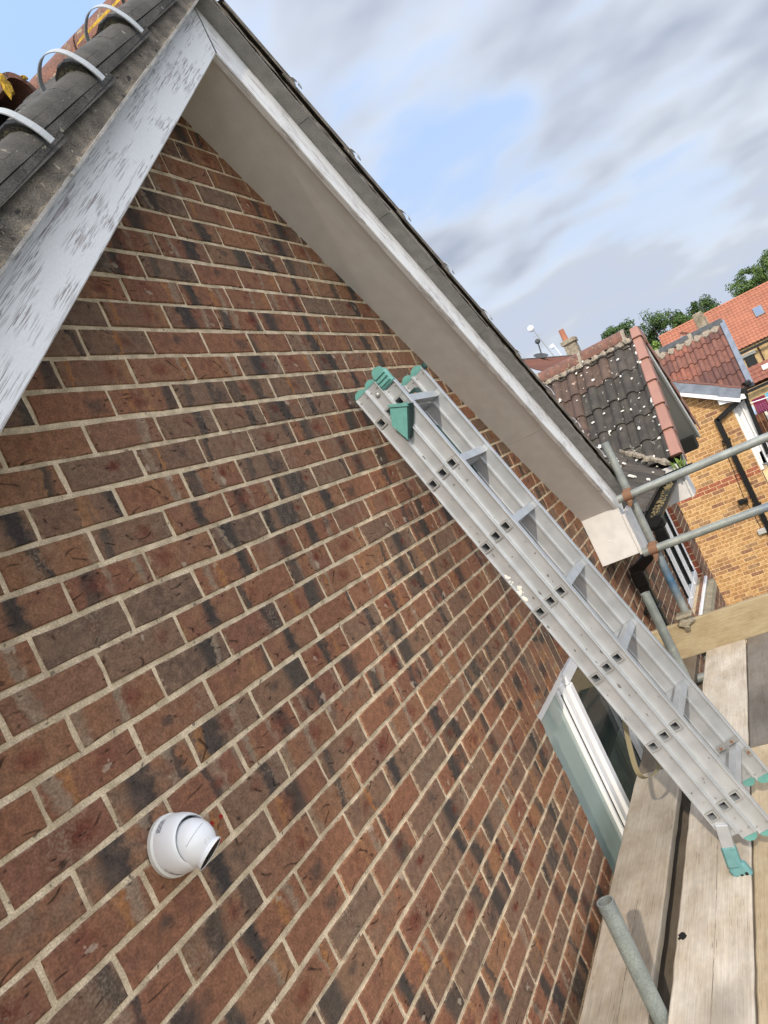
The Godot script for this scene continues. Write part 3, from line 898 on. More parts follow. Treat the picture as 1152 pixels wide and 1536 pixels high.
func roof_a(h):
	for side in [-1.0, 1.0]:
		var X = rake(side)
		var len = 3.36
		var m = MB.new()
		m.uo = Vector2(0.4, 0.02) if side < 0 else Vector2(1.7, 0.5)
		m.us = 1.0
		# peeling bargeboard: front, edges; u along the board
		var L = len
		var y0 = 0.0; var y1 = 0.1285; var z0 = 0.213; var z1 = 0.235
		var mit = -SP / CP
		var off = 0.05 if side < 0 else 0.53
		var uvf = func(s, t): return Vector2(s / 3.6 + off, 0.02 + 0.96 * t)
		var nseg = 24
		for i in nseg:
			var sa = lerpf(0.0, L, float(i) / nseg); var sb = lerpf(0.0, L, float(i + 1) / nseg)
			var a0 = y0 * mit if i == 0 else sa; var a1 = y1 * mit if i == 0 else sa
			var P = func(s, y, z): return X * Vector3(s, y, z)
			var w0 = 0.0012 * sin(sa * 5.0 + side) ; var w1 = 0.0012 * sin(sb * 5.0 + side)
			var e = 0.003
			var qs = [
				[[a0, y0 + e, z1 + w0, 0.03], [sb, y0 + e, z1 + w1, 0.03], [sb, y1, z1 + w1, 1.0], [a1, y1, z1 + w0, 1.0]],
				[[a0, y0, z1 - e + w0, 0.0], [sb, y0, z1 - e + w1, 0.0], [sb, y0 + e, z1 + w1, 0.03], [a0, y0 + e, z1 + w0, 0.03]],
				[[a0, y0, z0, 0.16], [sb, y0, z0, 0.16], [sb, y0, z1 - e + w1, 0.0], [a0, y0, z1 - e + w0, 0.0]],
				[[sb, y0, z0, 0.1], [a0, y0, z0, 0.1], [a1, y1, z0, 0.9], [sb, y1, z0, 0.9]],
				[[a1, y1, z1 + w0, 0.9], [sb, y1, z1 + w1, 0.9], [sb, y1, z0, 1.0], [a1, y1, z0, 1.0]]]
			for q in qs:
				var v = []; var t = []
				for p in q: v.append(P.call(p[0], p[1], p[2])); t.append(uvf.call(p[0], p[3]))
				if side > 0: m.quad(v[0], v[1], v[2], v[3], t[0], t[1], t[2], t[3])
				else: m.quad(v[0], v[3], v[2], v[1], t[0], t[3], t[2], t[1])
		var ends = [X * Vector3(L, y0, z0), X * Vector3(L, y1, z0), X * Vector3(L, y1, z1), X * Vector3(L, y0, z1)]
		m.quad(ends[0], ends[1], ends[2], ends[3], uvf.call(0, 0.2), uvf.call(0.05, 0.2), uvf.call(0.05, 0.5), uvf.call(0, 0.5))
		part("bargeboard", m, mats.paint, h)
		# soffit boards, two lengths butted
		var joint = 2.298 if side > 0 else 1.9
		for q in [[0.010 * mit, joint - 0.0015], [joint + 0.0015, len - 0.02]]:
			m = MB.new()
			m.prism(PackedVector2Array([Vector2(q[0], 0.008), Vector2(q[1], 0.008), Vector2(q[1], 0.017), Vector2(q[0], 0.017)]), X, -0.03, 0.2125)
			part("soffit_board", m, mats.soffit, h)
		# fibre cement undercloak strips
		var s = 0.0
		var k = 0
		var cuts = [0.0, 0.38, 0.86, 1.18, 1.63, 2.14, 2.62, 3.05, 3.44] if side > 0 else [0.0, 0.6, 1.2, 1.8, 2.4, 3.0, 3.44]
		for i in cuts.size() - 1:
			m = MB.new()
			var a = cuts[i] + 0.0012; var b = cuts[i + 1] - 0.0012
			if i == 0: a = 0.131 * mit
			var zz = 0.29 + rng.randf_range(-0.003, 0.003)
			var lift = rng.randf_range(0.0, 0.0022)
			m.prism(PackedVector2Array([Vector2(a, 0.1295 + lift), Vector2(b, 0.1295), Vector2(b, 0.1355), Vector2(a, 0.1355 + lift)]), X, 0.02, zz)
			part("undercloak_strip", m, mats.undercloak, h)
		# mortar bedding along the verge, lumpy
		m = MB.new()
		var nz1 = FastNoiseLite.new(); nz1.seed = 31 + int(side); nz1.frequency = 9.0
		nz1.fractal_octaves = 4
		var ns = 150; var rows = 5
		var grid = []
		for i in ns + 1:
			var col = []
			var ss = lerpf(-0.13, 3.44, float(i) / ns)
			for r in rows + 1:
				var t = float(r) / rows
				var yy = lerpf(0.1358, 0.197, t)
				var sm = maxf(ss, yy * mit)
				var zz = (0.284 if side < 0 else 0.2885) - 0.012 * t * t + nz1.get_noise_2d(ss, t * 0.12) * 0.006
				if r == 0: zz += 0.002
				col.append(X * Vector3(sm, yy, zz))
			grid.append(col)
		for i in ns:
			for r in rows:
				var q = [grid[i][r], grid[i + 1][r], grid[i + 1][r + 1], grid[i][r + 1]]
				if side > 0: m.quad(q[0], q[1], q[2], q[3])
				else: m.quad(q[0], q[3], q[2], q[1])
			var bk = [X * Vector3(lerpf(-0.10, 3.44, float(i) / ns), 0.197, 0.05), X * Vector3(lerpf(-0.10, 3.44, float(i + 1) / ns), 0.197, 0.05)]
			if side > 0: m.quad(grid[i][rows], grid[i + 1][rows], bk[1], bk[0])
			else: m.quad(grid[i][rows], bk[0], bk[1], grid[i + 1][rows])
		part("verge_mortar", m, mats.verge_mortar, h)
		# deck under the tiles
		m = MB.new()
		m.prism(PackedVector2Array([Vector2(0.14 * mit, 0.14), Vector2(3.44, 0.14), Vector2(3.44, 0.18), Vector2(0.18 * mit, 0.18)]), X, -6.2, 0.05)
		var roof = part("roof_slope", m, mats.verge_mortar, h)
		# tiles, tails 0.335 m apart
		var rows_n = 11
		var first = (XC - 0.045) / CP - 3 * 0.335 * 0 if side < 0 else 0.30
		first = fmod((XC - 0.045) / CP, 0.335) if side < 0 else 0.30
		var meshes = [tile_mesh(0.05, 1), tile_mesh(0.05, 2)]
		var edge = tile_mesh(0.05, 3, true)
		var short = tile_mesh(0.05, 4, true, 0.16, 0.32, 0.185 if side < 0 else 0.34)
		if side > 0:
			meshes = [mirrored(meshes[0]), mirrored(meshes[1])]; edge = mirrored(edge); short = mirrored(short)
		for r in rows_n:
			var tail = first + r * 0.335
			if tail > 3.6: break
			for c in 7:
				var base = X * Vector3(tail, 0.193, 0.297 - c * 0.32)
				var up = (X.basis.y).normalized()
				var down = X.basis.x
				# tile frame: x out of the wall, y up, z down the slope
				var b = Basis(Vector3(0, 0, 1), up, down)
				if side > 0: b = Basis(Vector3(0, 0, -1), up, down)
				var o = MeshInstance3D.new()
				o.name = "roof_tile"
				o.mesh = edge if c == 0 else meshes[rng.randi() % 2]
				if tail < 0.36: o.mesh = short
				var pick = rng.randf()
				if c == 0: o.material_override = mats.tile_dark if side < 0 else mats.verge_mortar
				else: o.material_override = mats.tile_dark_grey if pick < 0.35 else (mats.tile_dark if pick < 0.7 else mats.tile_red_dark)
				roof.add_child(o, true)
				var tf = Transform3D(b, base + up * rng.randf_range(-0.002, 0.002))
				if side < 0:
					# mirror-free: turn so that x still runs into the roof
					pass
				o.transform = Transform3D(tf.basis, tf.origin - wpos(roof))
			# verge clip over the tail of the outer tile
			var pth = []
			for q in [[0.165, 0.222], [0.178, 0.252], [0.20, 0.272], [0.228, 0.283], [0.256, 0.279], [0.278, 0.262], [0.2935, 0.232], [0.302, 0.205], [0.305, 0.180]]:
				pth.append(Vector3(tail + 0.006 + 0.10 * (0.305 - q[0]) * -1.0 + rng.randf_range(-0.001, 0.001), q[1] + 0.012, q[0] + 0.004))
			var cvp = Curve3D.new()
			for i in pth.size():
				var tg = (pth[mini(i + 1, pth.size() - 1)] - pth[maxi(i - 1, 0)]) * 0.18
				cvp.add_point(pth[i], -tg, tg)
			pth = cvp.tessellate(3, 3)
			m = MB.new()
			for i in pth.size() - 1:
				var a = pth[i]; var b2 = pth[i + 1]
				var hw = Vector3(0.0105, 0, 0)
				var dirv = (b2 - a).normalized()
				var nn = Vector3(1, 0, 0).cross(dirv).normalized() * 0.0012
				for sgn in [-1.0, 1.0]:
					var q4 = [X * (a - hw + nn * sgn), X * (a + hw + nn * sgn), X * (b2 + hw + nn * sgn), X * (b2 - hw + nn * sgn)]
					m.quad(q4[0], q4[1], q4[2], q4[3])
				for sg2 in [-1.0, 1.0]:
					m.quad(X * (a + hw * sg2 - nn), X * (b2 + hw * sg2 - nn), X * (b2 + hw * sg2 + nn), X * (a + hw * sg2 + nn))
			if tail < 3.2 and tail > 0.1: part("verge_clip", m, mats.clip, h)
			# mossy bed closing the tail of the verge roll
			if side < 0 and tail > 0.1:
				m = MB.new()
				var arc = PackedVector2Array()
				for i in 13:
					var an = PI * i / 12.0
					arc.append(Vector2(0.249 + 0.043 * cos(an), 0.212 + 0.044 * sin(an)))
				var cen = Vector2(0.249, 0.212)
				var fy = 0.006
				for i in 12:
					var p0 = arc[i]; var p1 = arc[i + 1]
					m.tri(X * Vector3(tail + fy + 0.004, cen.y, cen.x), X * Vector3(tail + fy, p0.y, p0.x), X * Vector3(tail + fy, p1.y, p1.x))
					m.quad(X * Vector3(tail + fy, p0.y, p0.x), X * Vector3(tail - 0.05, p0.y, p0.x), X * Vector3(tail - 0.05, p1.y, p1.x), X * Vector3(tail + fy, p1.y, p1.x))
				part("moss_pad", m, mats.moss, h)
	# half-round ridge
	for i in 8:
		var m = MB.new()
		half_round(m, Vector3(XC, 1.285, 0.30 - i * 0.45), Vector3(XC, 1.285, 0.30 - (i + 1) * 0.45 + 0.008), 0.115, 0.02)
		part("ridge_tile", m, mats.ridge_red, h)
	# vent cowl on the left slope
	var v = MB.new()
	half_round(v, Vector3(0.665, 1.155, -0.27), Vector3(0.665, 1.155, -0.62), 0.085, 0.018)
	var vent = part("vent_cowl", v, mats.ridge_red, h)
	v = MB.new()
	v.aabox(Vector3(0.60, 1.08, -0.6), Vector3(0.73, 1.20, -0.40))
	part("vent_hollow_shade", v, mats.dark, vent)  # solid black box in place of the shade inside the cowl
	v = MB.new()
	blob(v, Vector3(0.592, 1.165, -0.262), Vector3(0, 0, 1), 0.034, 0.006, 5, Vector2(0.7, 1.25))
	blob(v, Vector3(0.69, 1.228, -0.263), Vector3(0, 0, 1), 0.012, 0.004, 6, Vector2(1.2, 0.7))
	part("lichen_patch", v, mats.lichen_yellow, vent)
	v = MB.new()
	blob(v, rake(-1.0) * Vector3(0.30, 0.268, 0.13), rake(-1.0).basis.y, 0.05, 0.006, 7, Vector2(1.6, 0.8))
	blob(v, rake(-1.0) * Vector3(0.20, 0.268, 0.20), rake(-1.0).basis.y, 0.05, 0.006, 8, Vector2(1.4, 0.7))
	part("lichen_patch", v, mats.lichen_yellow, h)
	# right eave: boxed end, fascia, soffit
	v = MB.new()
	v.aabox(Vector3(3.45, -1.322, 0.0), Vector3(3.462, -0.99, 0.2345), 0.002)
	v.aabox(Vector3(3.4625, -1.322, -0.02), Vector3(3.75, -1.310, 0.2345), 0.002)
	v.aabox(Vector3(3.4625, -1.3095, 0.2225), Vector3(3.75, -1.07, 0.2345), 0.002)
	var box = part("eaves_box", v, mats.boxend, h)
	v = MB.new()
	v.aabox(Vector3(3.444, -1.334, 0.2352), Vector3(3.775, -1.075, 0.254), 0.003)
	part("box_trim", v, mats.boxend, box)
	v = MB.new()
	for p in [Vector3(3.449, -1.19, 0.105)]: v.lathe([Vector2(0, 0.003), Vector2(0.0035, 0.0025), Vector2(0.005, 0.0)], Transform3D(MB.frame(Vector3(-1, 0, 0)), p), 12)
	part("screw_cap", v, mats.upvc, box)
	v = MB.new()
	v.aabox(Vector3(3.75, -1.32, -6.0), Vector3(3.765, -1.12, 0.20))
	part("fascia", v, mats.upvc, h)

func half_round(m: MB, a: Vector3, b: Vector3, r: float, th: float, seg := 14):
	# upper half shell from a to b, open below
	var z = (b - a).normalized(); var x = Vector3.UP.cross(z).normalized(); var y = z.cross(x)
	for i in seg:
		var a0 = PI * i / seg; var a1 = PI * (i + 1) / seg
		var d0 = x * cos(a0) + y * sin(a0); var d1 = x * cos(a1) + y * sin(a1)
		m.squad(a + d0 * r, a + d1 * r, b + d1 * r, b + d0 * r, d0, d1, d1, d0)
		m.squad(a + d1 * (r - th), a + d0 * (r - th), b + d0 * (r - th), b + d1 * (r - th), -d1, -d0, -d0, -d1)
		m.quad(a + d0 * (r - th), a + d1 * (r - th), a + d1 * r, a + d0 * r)
		m.quad(b + d0 * r, b + d1 * r, b + d1 * (r - th), b + d0 * (r - th))
	for s in [1.0, -1.0]:
		m.quad(a + x * s * (r - th), a + x * s * r, b + x * s * r, b + x * s * (r - th))

# an uneven crust lying on a surface
func blob(m: MB, p: Vector3, nrm: Vector3, r: float, th: float, sd: int, stretch := Vector2.ONE):
	var g = RandomNumberGenerator.new(); g.seed = sd
	var f = MB.frame(nrm)
	var n = 14
	var ring = []
	for i in n:
		var k = r * g.randf_range(0.65, 1.15)
		ring.append(Vector2(cos(TAU * i / n) * k * stretch.x, sin(TAU * i / n) * k * stretch.y))
	for i in n:
		var a = ring[i]; var b = ring[(i + 1) % n]
		var A = p + f.x * a.x + f.y * a.y; var B = p + f.x * b.x + f.y * b.y
		var A2 = p + f.x * a.x * 0.75 + f.y * a.y * 0.75 + f.z * th; var B2 = p + f.x * b.x * 0.75 + f.y * b.y * 0.75 + f.z * th
		m.quad(A, B, B2, A2)
		m.tri(p + f.z * th * 1.15, A2, B2)

# one interlocking double-roll tile: x 0 (outer side) to -0.32, y up, z 0 (tail) to -0.40 (head)
func tile_mesh(roll: float, sd: int, verge := false, pitch := 0.16, width := 0.32, length := 0.40, th := 0.022) -> ArrayMesh:
	var m = MB.new()
	var g = RandomNumberGenerator.new(); g.seed = sd
	var prof = []
	var n = int(round(width / pitch))
	for k in n:
		var x0 = -k * pitch
		for i in 8:
			var an = PI * i / 7.0
			prof.append(Vector2(x0 - pitch * 0.30 + cos(an) * pitch * 0.29, sin(an) * roll))
		prof.append(Vector2(x0 - pitch * 0.66, 0.0)); prof.append(Vector2(x0 - pitch * 0.68, 0.005)); prof.append(Vector2(x0 - pitch * 0.80, 0.005)); prof.append(Vector2(x0 - pitch * 0.82, 0.0))
	prof.append(Vector2(-width, 0.0))
	var lift = th * 1.15
	var nrm = []
	for i in prof.size():
		var a = prof[maxi(i - 1, 0)]; var b = prof[mini(i + 1, prof.size() - 1)]
		var d = (a - b).normalized()
		nrm.append(Vector3(-d.y, d.x, 0).normalized())
	var sec = [0.0, -0.012, -length * 0.5, -length]
	for s in sec.size() - 1:
		for i in prof.size() - 1:
			var q = []
			for w in [[i, s], [i + 1, s], [i + 1, s + 1], [i, s + 1]]:
				var z = sec[w[1]]
				var y = prof[w[0]].y + lift * (1.0 + z / length)
				if w[1] == 0: y -= 0.004
				q.append(Vector3(prof[w[0]].x, y + g.randf_range(-0.0006, 0.0006), z))
			m.squad(q[0], q[3], q[2], q[1], nrm[i], nrm[i], nrm[i + 1], nrm[i + 1])
	for i in prof.size() - 1:
		var a = Vector3(prof[i].x, prof[i].y + lift - 0.004, 0.0); var b = Vector3(prof[i + 1].x, prof[i + 1].y + lift - 0.004, 0.0)
		var a2 = a - Vector3(0, th, 0.003); var b2 = b - Vector3(0, th, 0.003)
		m.quad(b2, a2, a, b)
		m.quad(a2, b2, b2 + Vector3(0, -lift * 0.95 + 0.004, -length), a2 + Vector3(0, -lift * 0.95 + 0.004, -length))
	if verge:
		# flank of the outer roll
		var t0 = Vector3(prof[0].x, lift - 0.004, 0)
		m.quad(t0 - Vector3(0, th, 0), Vector3(prof[0].x, -th * 0.5, -length), Vector3(prof[0].x, 0, -length), t0)
	return m.mesh()

# ------------------------------------------------------------------ the house next door
const BX0 := 5.55; const BX1 := 7.0; const BY0 := -2.43; const BY1 := -1.38

func tiled_slope(parent: Node3D, at: Transform3D, cols: int, tails: Array, roll: float, palette: Array, width := 0.32, mirror := false):
	# at: x along the ridge, y out of the roof, z down the slope
	var kinds = []
	for k in (4 if tails[0] > 0.01 else 3):
		var me = tile_mesh(roll, 40 + k, false, width * 0.5, width)
		if k == 3: me = tile_mesh(roll, 43, false, width * 0.5, width, maxf(0.1, tails[0] - 0.03))
		if mirror: me = mirrored(me)
		kinds.append(me)
	for r in tails.size():
		for c in cols:
			var o = MeshInstance3D.new()
			o.name = "roof_tile"
			o.mesh = kinds[rng.randi() % 3] if r > 0 or kinds.size() < 4 else kinds[3]
			o.material_override = palette[rng.randi() % palette.size()]
			parent.add_child(o, true)
			var p = at * Vector3((c if mirror else -c) * width, rng.randf_range(-0.002, 0.002), tails[r] + rng.randf_range(-0.003, 0.003))
			o.transform = Transform3D(at.basis, p - wpos(parent))

func mirrored(me: ArrayMesh) -> ArrayMesh:
	var a = me.surface_get_arrays(0)
	var v = a[Mesh.ARRAY_VERTEX]; var n = a[Mesh.ARRAY_NORMAL]; var uv = a[Mesh.ARRAY_TEX_UV]; var c = a[Mesh.ARRAY_COLOR]
	for i in range(0, v.size(), 3):
		for j in 3:
			v[i + j].x = -v[i + j].x; n[i + j].x = -n[i + j].x
		var t = v[i + 1]; v[i + 1] = v[i + 2]; v[i + 2] = t
		t = n[i + 1]; n[i + 1] = n[i + 2]; n[i + 2] = t
	a[Mesh.ARRAY_VERTEX] = v; a[Mesh.ARRAY_NORMAL] = n
	var m = ArrayMesh.new()
	m.add_surface_from_arrays(Mesh.PRIMITIVE_TRIANGLES, a)
	return m

func adjoining_house():
	var h = thing("adjoining_house", Vector3(5.8, GROUND, -3.0), "house with a lichen spotted dark tiled gable roof beside the scaffold rails", "house")
	var m = MB.new()
	for s in [rect(4.0502, GROUND, BX0, -0.9), rect(BX1, GROUND, 7.55, -0.9), rect(BX0, BY1, BX1, -0.9), rect(BX0, GROUND, BX1, BY0)]:
		m.prism(s, Transform3D(), -0.11, -0.0055)
	var wall = part("front_wall", m, mats.mortar, h)
	var keep = func(r):
		var p = clip_line(clip_line(r, Vector2(1, 0), 7.55), Vector2(-1, 0), -4.055)
		if p.size() < 3: return p
		var c = Vector2.ZERO
		for q in p: c += q
		c /= p.size()
		if c.y < BY1 and c.y > BY0:
			if c.x < 6.2: p = clip_line(p, Vector2(1, 0), BX0)
			else: p = clip_line(p, Vector2(-1, 0), -BX1)
		return p
	lay_bricks(wall, 4.05, 7.55, 14, 44, keep, [], 300, false)
	# brick return of the window opening, seen edge on
	m = MB.new()
	for row in range(18, 33):
		m.aabox(Vector3(BX1 - 0.003, -0.075 * (row + 1) + 0.005, -0.105), Vector3(BX1 + 0.02, -0.075 * row - 0.005, -0.004))
	part("window_reveal", m, mats.ybrick7, h)
	m = MB.new()
	m.aabox(Vector3(7.44, GROUND, -6.0), Vector3(7.55, -1.2, -0.111))
	m.aabox(Vector3(4.06, GROUND, -6.2), Vector3(7.55, -1.2, -6.0))
	part("side_wall", m, mats.mortar, h)
	# window
	m = MB.new()
	var zf = -0.06
	var w = part("window", _frame_mesh(m, BX0, BX1, BY0 + 0.0, BY1, zf, 0.065, 0.06), mats.upvc, h)
	for q in [[BX0 + 0.05, 6.02], [6.09, 6.50], [6.56, BX1 - 0.05]]:
		m = MB.new()
		_frame_mesh(m, q[0], q[1], BY0 + 0.05, BY1 - 0.05, zf + 0.018, 0.055, 0.05)
		var s = part("sash", m, mats.upvc, w)
		m = MB.new()
		m.aabox(Vector3(q[0] + 0.04, BY0 + 0.09, zf - 0.022), Vector3(q[1] - 0.04, BY1 - 0.09, zf - 0.012))
		part("pane", m, mats.glass, w)
		for e in [[q[0] + 0.0552, q[0] + 0.062], [q[1] - 0.062, q[1] - 0.0552]]:
			m = MB.new()
			m.aabox(Vector3(e[0], BY0 + 0.105, zf - 0.02), Vector3(e[1], BY1 - 0.105, zf + 0.008))
			part("gasket", m, mats.rubber, w)
	for x in [6.055, 6.53]:
		m = MB.new()
		m.aabox(Vector3(x - 0.034, BY0 + 0.066, zf - 0.05), Vector3(x + 0.030, BY1 - 0.066, zf - 0.002), 0.005)
		part("mullion", m, mats.upvc, w)
	m = MB.new()
	m.aabox(Vector3(BX0 - 0.02, BY0 - 0.03, -0.1), Vector3(BX1 - 0.004, BY0 - 0.0005, 0.025), 0.008)
	part("sill_board", m, mats.upvc, w)
	m = MB.new()
	m.prism(PackedVector2Array([Vector2(-0.1, 0), Vector2(0.075, -0.025), Vector2(0.075, -0.085), Vector2(-0.1, -0.085)]), Transform3D(Basis(Vector3(0, 0, 1), Vector3(0, 1, 0), Vector3(-1, 0, 0)), Vector3(BX1 - 0.002, BY0 - 0.032, 0)), 0.0, BX1 - BX0 + 0.1)
	part("stone_sill", m, mats.sill, h)
	m = MB.new()
	m.aabox(Vector3(BX0 - 0.3, -3.0, -2.6), Vector3(BX1 + 0.3, -2.95, -0.12))
	m.aabox(Vector3(BX0 - 0.3, -1.2, -2.6), Vector3(BX1 + 0.3, -1.15, -0.12))
	m.aabox(Vector3(BX0 - 0.3, -2.95, -2.65), Vector3(BX1 + 0.3, -1.2, -2.6))
	m.aabox(Vector3(BX0 - 0.35, -2.95, -2.6), Vector3(BX0 - 0.3, -1.2, -0.12))
	m.aabox(Vector3(BX1 + 0.3, -2.95, -2.6), Vector3(BX1 + 0.35, -1.2, -0.12))
	part("room", m, mats.plaster, h)

	# main roof between the two gables, eave towards us
	m = MB.new()
	var sp = sin(deg_to_rad(40.0)); var cp = cos(deg_to_rad(40.0))
	var ms = Transform3D(Basis(Vector3(1, 0, 0), Vector3(0, cp, sp), Vector3(0, -sp, cp)), Vector3(5.66, -1.175, 0.285))
	m.prism(PackedVector2Array([Vector2(-1.88, -2.6), Vector2(0.2, -2.6), Vector2(0.2, -0.03), Vector2(-1.88, -0.03)]), Transform3D(ms.basis * Basis(Vector3(1, 0, 0), Vector3(0, 0, 1), Vector3(0, -1, 0)), ms.origin), 0.005, 0.03)
	var mr = part("main_roof", m, mats.dark, h)
	tiled_slope(mr, ms, 6, [0.0, -0.32, -0.64, -0.96], 0.04, [mats.tile_lichen, mats.tile_lichen_grey, mats.tile_lichen_grey], 0.31)
	# mossy gutter along that eave
	m = MB.new()
	channel(m, Vector3(3.84, -1.215, 0.315), Vector3(5.30, -1.215, 0.315), 0.058)
	var gut = part("gutter", m, mats.black, h)
	m = MB.new()
	var gg = RandomNumberGenerator.new(); gg.seed = 8
	var last = []
	for i in 31:
		var x = lerpf(3.845, 5.29, i / 30.0)
		var row = []
		for k in 5:
			var z = 0.315 + lerpf(-0.050, 0.050, k / 4.0)
			row.append(Vector3(x, -1.232 + gg.randf_range(-0.006, 0.012) - absf(k - 2) * 0.003, z))
		if i > 0:
			for k in 4: m.quad(last[k], last[k + 1], row[k + 1], row[k])
		last = row
	part("gutter_moss", m, mats.moss, gut)
	m = MB.new()
	for i in 90:
		var p = Vector3(gg.randf_range(3.86, 5.28), -1.224, 0.315 + gg.randf_range(-0.036, 0.036))
		blob(m, p, Vector3(gg.randf_range(-0.3, 0.3), 1, gg.randf_range(-0.3, 0.3)), gg.randf_range(0.003, 0.012) * (1.5 if i % 7 == 0 else 1.0), 0.006, 200 + i, Vector2(gg.randf_range(0.5, 1.4), gg.randf_range(0.5, 1.4)))
	part("leaf_litter", m, mats.lichen_white.duplicate(), gut).material_override.albedo_color = Color(0.62, 0.56, 0.42)
	# swan neck and downpipe
	m = MB.new()
	var wd = 0.036
	for s in [[Vector3(3.93, -1.27, 0.315), Vector3(3.93, -1.39, 0.315)], [Vector3(3.93, -1.365, 0.325), Vector3(3.955, -1.52, 0.062)], [Vector3(3.955, -1.48, 0.065), Vector3(3.955, GROUND, 0.065)]]:
		m.bar(s[0], s[1], Vector3(1, 0, 0), wd * 2, wd * 2, 0.006)
	var dp = part("downpipe", m, mats.black, h)
	m = MB.new()
	m.aabox(Vector3(3.912, -1.63, 0.022), Vector3(3.998, -1.52, 0.108), 0.006)
	part("socket", m, mats.black, dp)
	m = MB.new()
	m.aabox(Vector3(3.885, -1.30, 0.26), Vector3(3.975, -1.24, 0.37), 0.006)
	part("socket", m, mats.black, dp)
	m = MB.new()
	m.aabox(Vector3(3.885, -1.80, 0.0), Vector3(4.025, -1.775, 0.108), 0.004)
	m.tube(Vector3(3.875, -1.787, 0.03), Vector3(3.875, -1.787, 0.075), 0.013, 10)
	part("pipe_bracket", m, mats.black, dp)

	# small gable over the window
	var ap = Vector3(6.70, 0.060, 0.0)
	var a42 = deg_to_rad(41.8)
	var s4 = sin(a42); var c4 = cos(a42)
	var L = Transform3D(Basis(Vector3(0, 0, 1), Vector3(-s4, c4, 0), Vector3(-c4, -s4, 0)), Vector3(ap.x, ap.y, 0.452))
	var Rr = Transform3D(Basis(Vector3(0, 0, -1), Vector3(s4, c4, 0), Vector3(c4, -s4, 0)), Vector3(ap.x, ap.y, 0.452))
	m = MB.new()
	# tile battens and felt as solid slabs
	for f in [L, Rr]:
		var z = f.basis.z; var u = f.basis.y
		var o = Vector3(ap.x, ap.y, 0)
		m.prism(PackedVector2Array([Vector2(0.03, -0.028), Vector2(1.66, -0.028), Vector2(1.66, -0.003), Vector2(0.0, -0.003)]), Transform3D(Basis(z, u, Vector3(0, 0, 1)), o), -2.4, 0.43)
	var gr = part("gable_roof", m, mats.dark, h)
	tiled_slope(gr, L, 8, [0.17, 0.486, 0.80, 1.114, 1.428, 1.715], 0.043, [mats.tile_lichen, mats.tile_lichen_brown, mats.tile_lichen_grey, mats.tile_lichen_grey], 0.33)
	# white crusts of lichen
	m = MB.new()
	var lg = RandomNumberGenerator.new(); lg.seed = 17
	for i in 75:
		var s = lg.randf_range(0.1, 1.68)
		var x = lg.randf_range(-1.05, -0.02)
		var ph = fposmod(-x / 0.165, 1.0)
		var y = 0.026 + (0.043 * sin(clampf((ph - 0.01) / 0.58, 0, 1) * PI)) + 0.022 * (1.0 - fposmod(1.715 - s + 0.002, 0.3143) / 0.40) - 0.006
		blob(m, L * Vector3(x, y, s), (L.basis * Vector3(lg.randf_range(-0.15, 0.15), 1, 0.05)), lg.randf_range(0.005, 0.017) * (1.7 if i % 9 == 0 else 1.0), 0.003, 300 + i, Vector2(lg.randf_range(0.45, 1.3), lg.randf_range(0.45, 1.3)))
	for q in [[-0.05, 0.36], [-0.04, 0.42], [-0.06, 0.48], [-0.03, 0.95], [-0.05, 1.02], [-0.045, 1.08]]:
		for k in 3: blob(m, L * Vector3(q[0] + lg.randf_range(-0.015, 0.015), 0.062, q[1] + lg.randf_range(-0.02, 0.02)), L.basis.y, lg.randf_range(0.012, 0.026), 0.01, 400 + k + int(q[1] * 100), Vector2(0.7, 1.2))
	part("lichen_patch", m, mats.lichen_white, gr)
	# ridge tiles, mortar between them and the top course
	var ry = ap.y + 0.018
	for i in 6:
		m = MB.new()
		half_round(m, Vector3(ap.x, ry - 0.04, 0.335 - i * 0.452), Vector3(ap.x, ry - 0.04, 0.335 - (i + 1) * 0.452 + 0.016), 0.108, 0.016)
		part("ridge_tile", m, mats.ridge_red, gr)
		m = MB.new()
		half_round(m, Vector3(ap.x, ry - 0.04, 0.35 - i * 0.452), Vector3(ap.x, ry - 0.04, 0.318 - i * 0.452), 0.112, 0.02)
		blob(m, Vector3(ap.x - 0.11, ry - 0.045, 0.334 - i * 0.452), Vector3(-1, 0.6, 0), 0.035, 0.012, 60 + i)
		part("ridge_mortar", m, mats.pale_mortar, gr)
	m = MB.new()
	for k in 26:
		var x = -0.02 - k * 0.0825
		blob(m, L * Vector3(x, 0.045, 0.125), L.basis.y + L.basis.z * 0.6, 0.05, 0.02, 500 + k, Vector2(1.1, 0.7))
	part("ridge_bedding", m, mats.pale_mortar, gr)
	# terracotta dry verge units
	var tails = [0.16, 0.486, 0.80, 1.114, 1.428, 1.735]
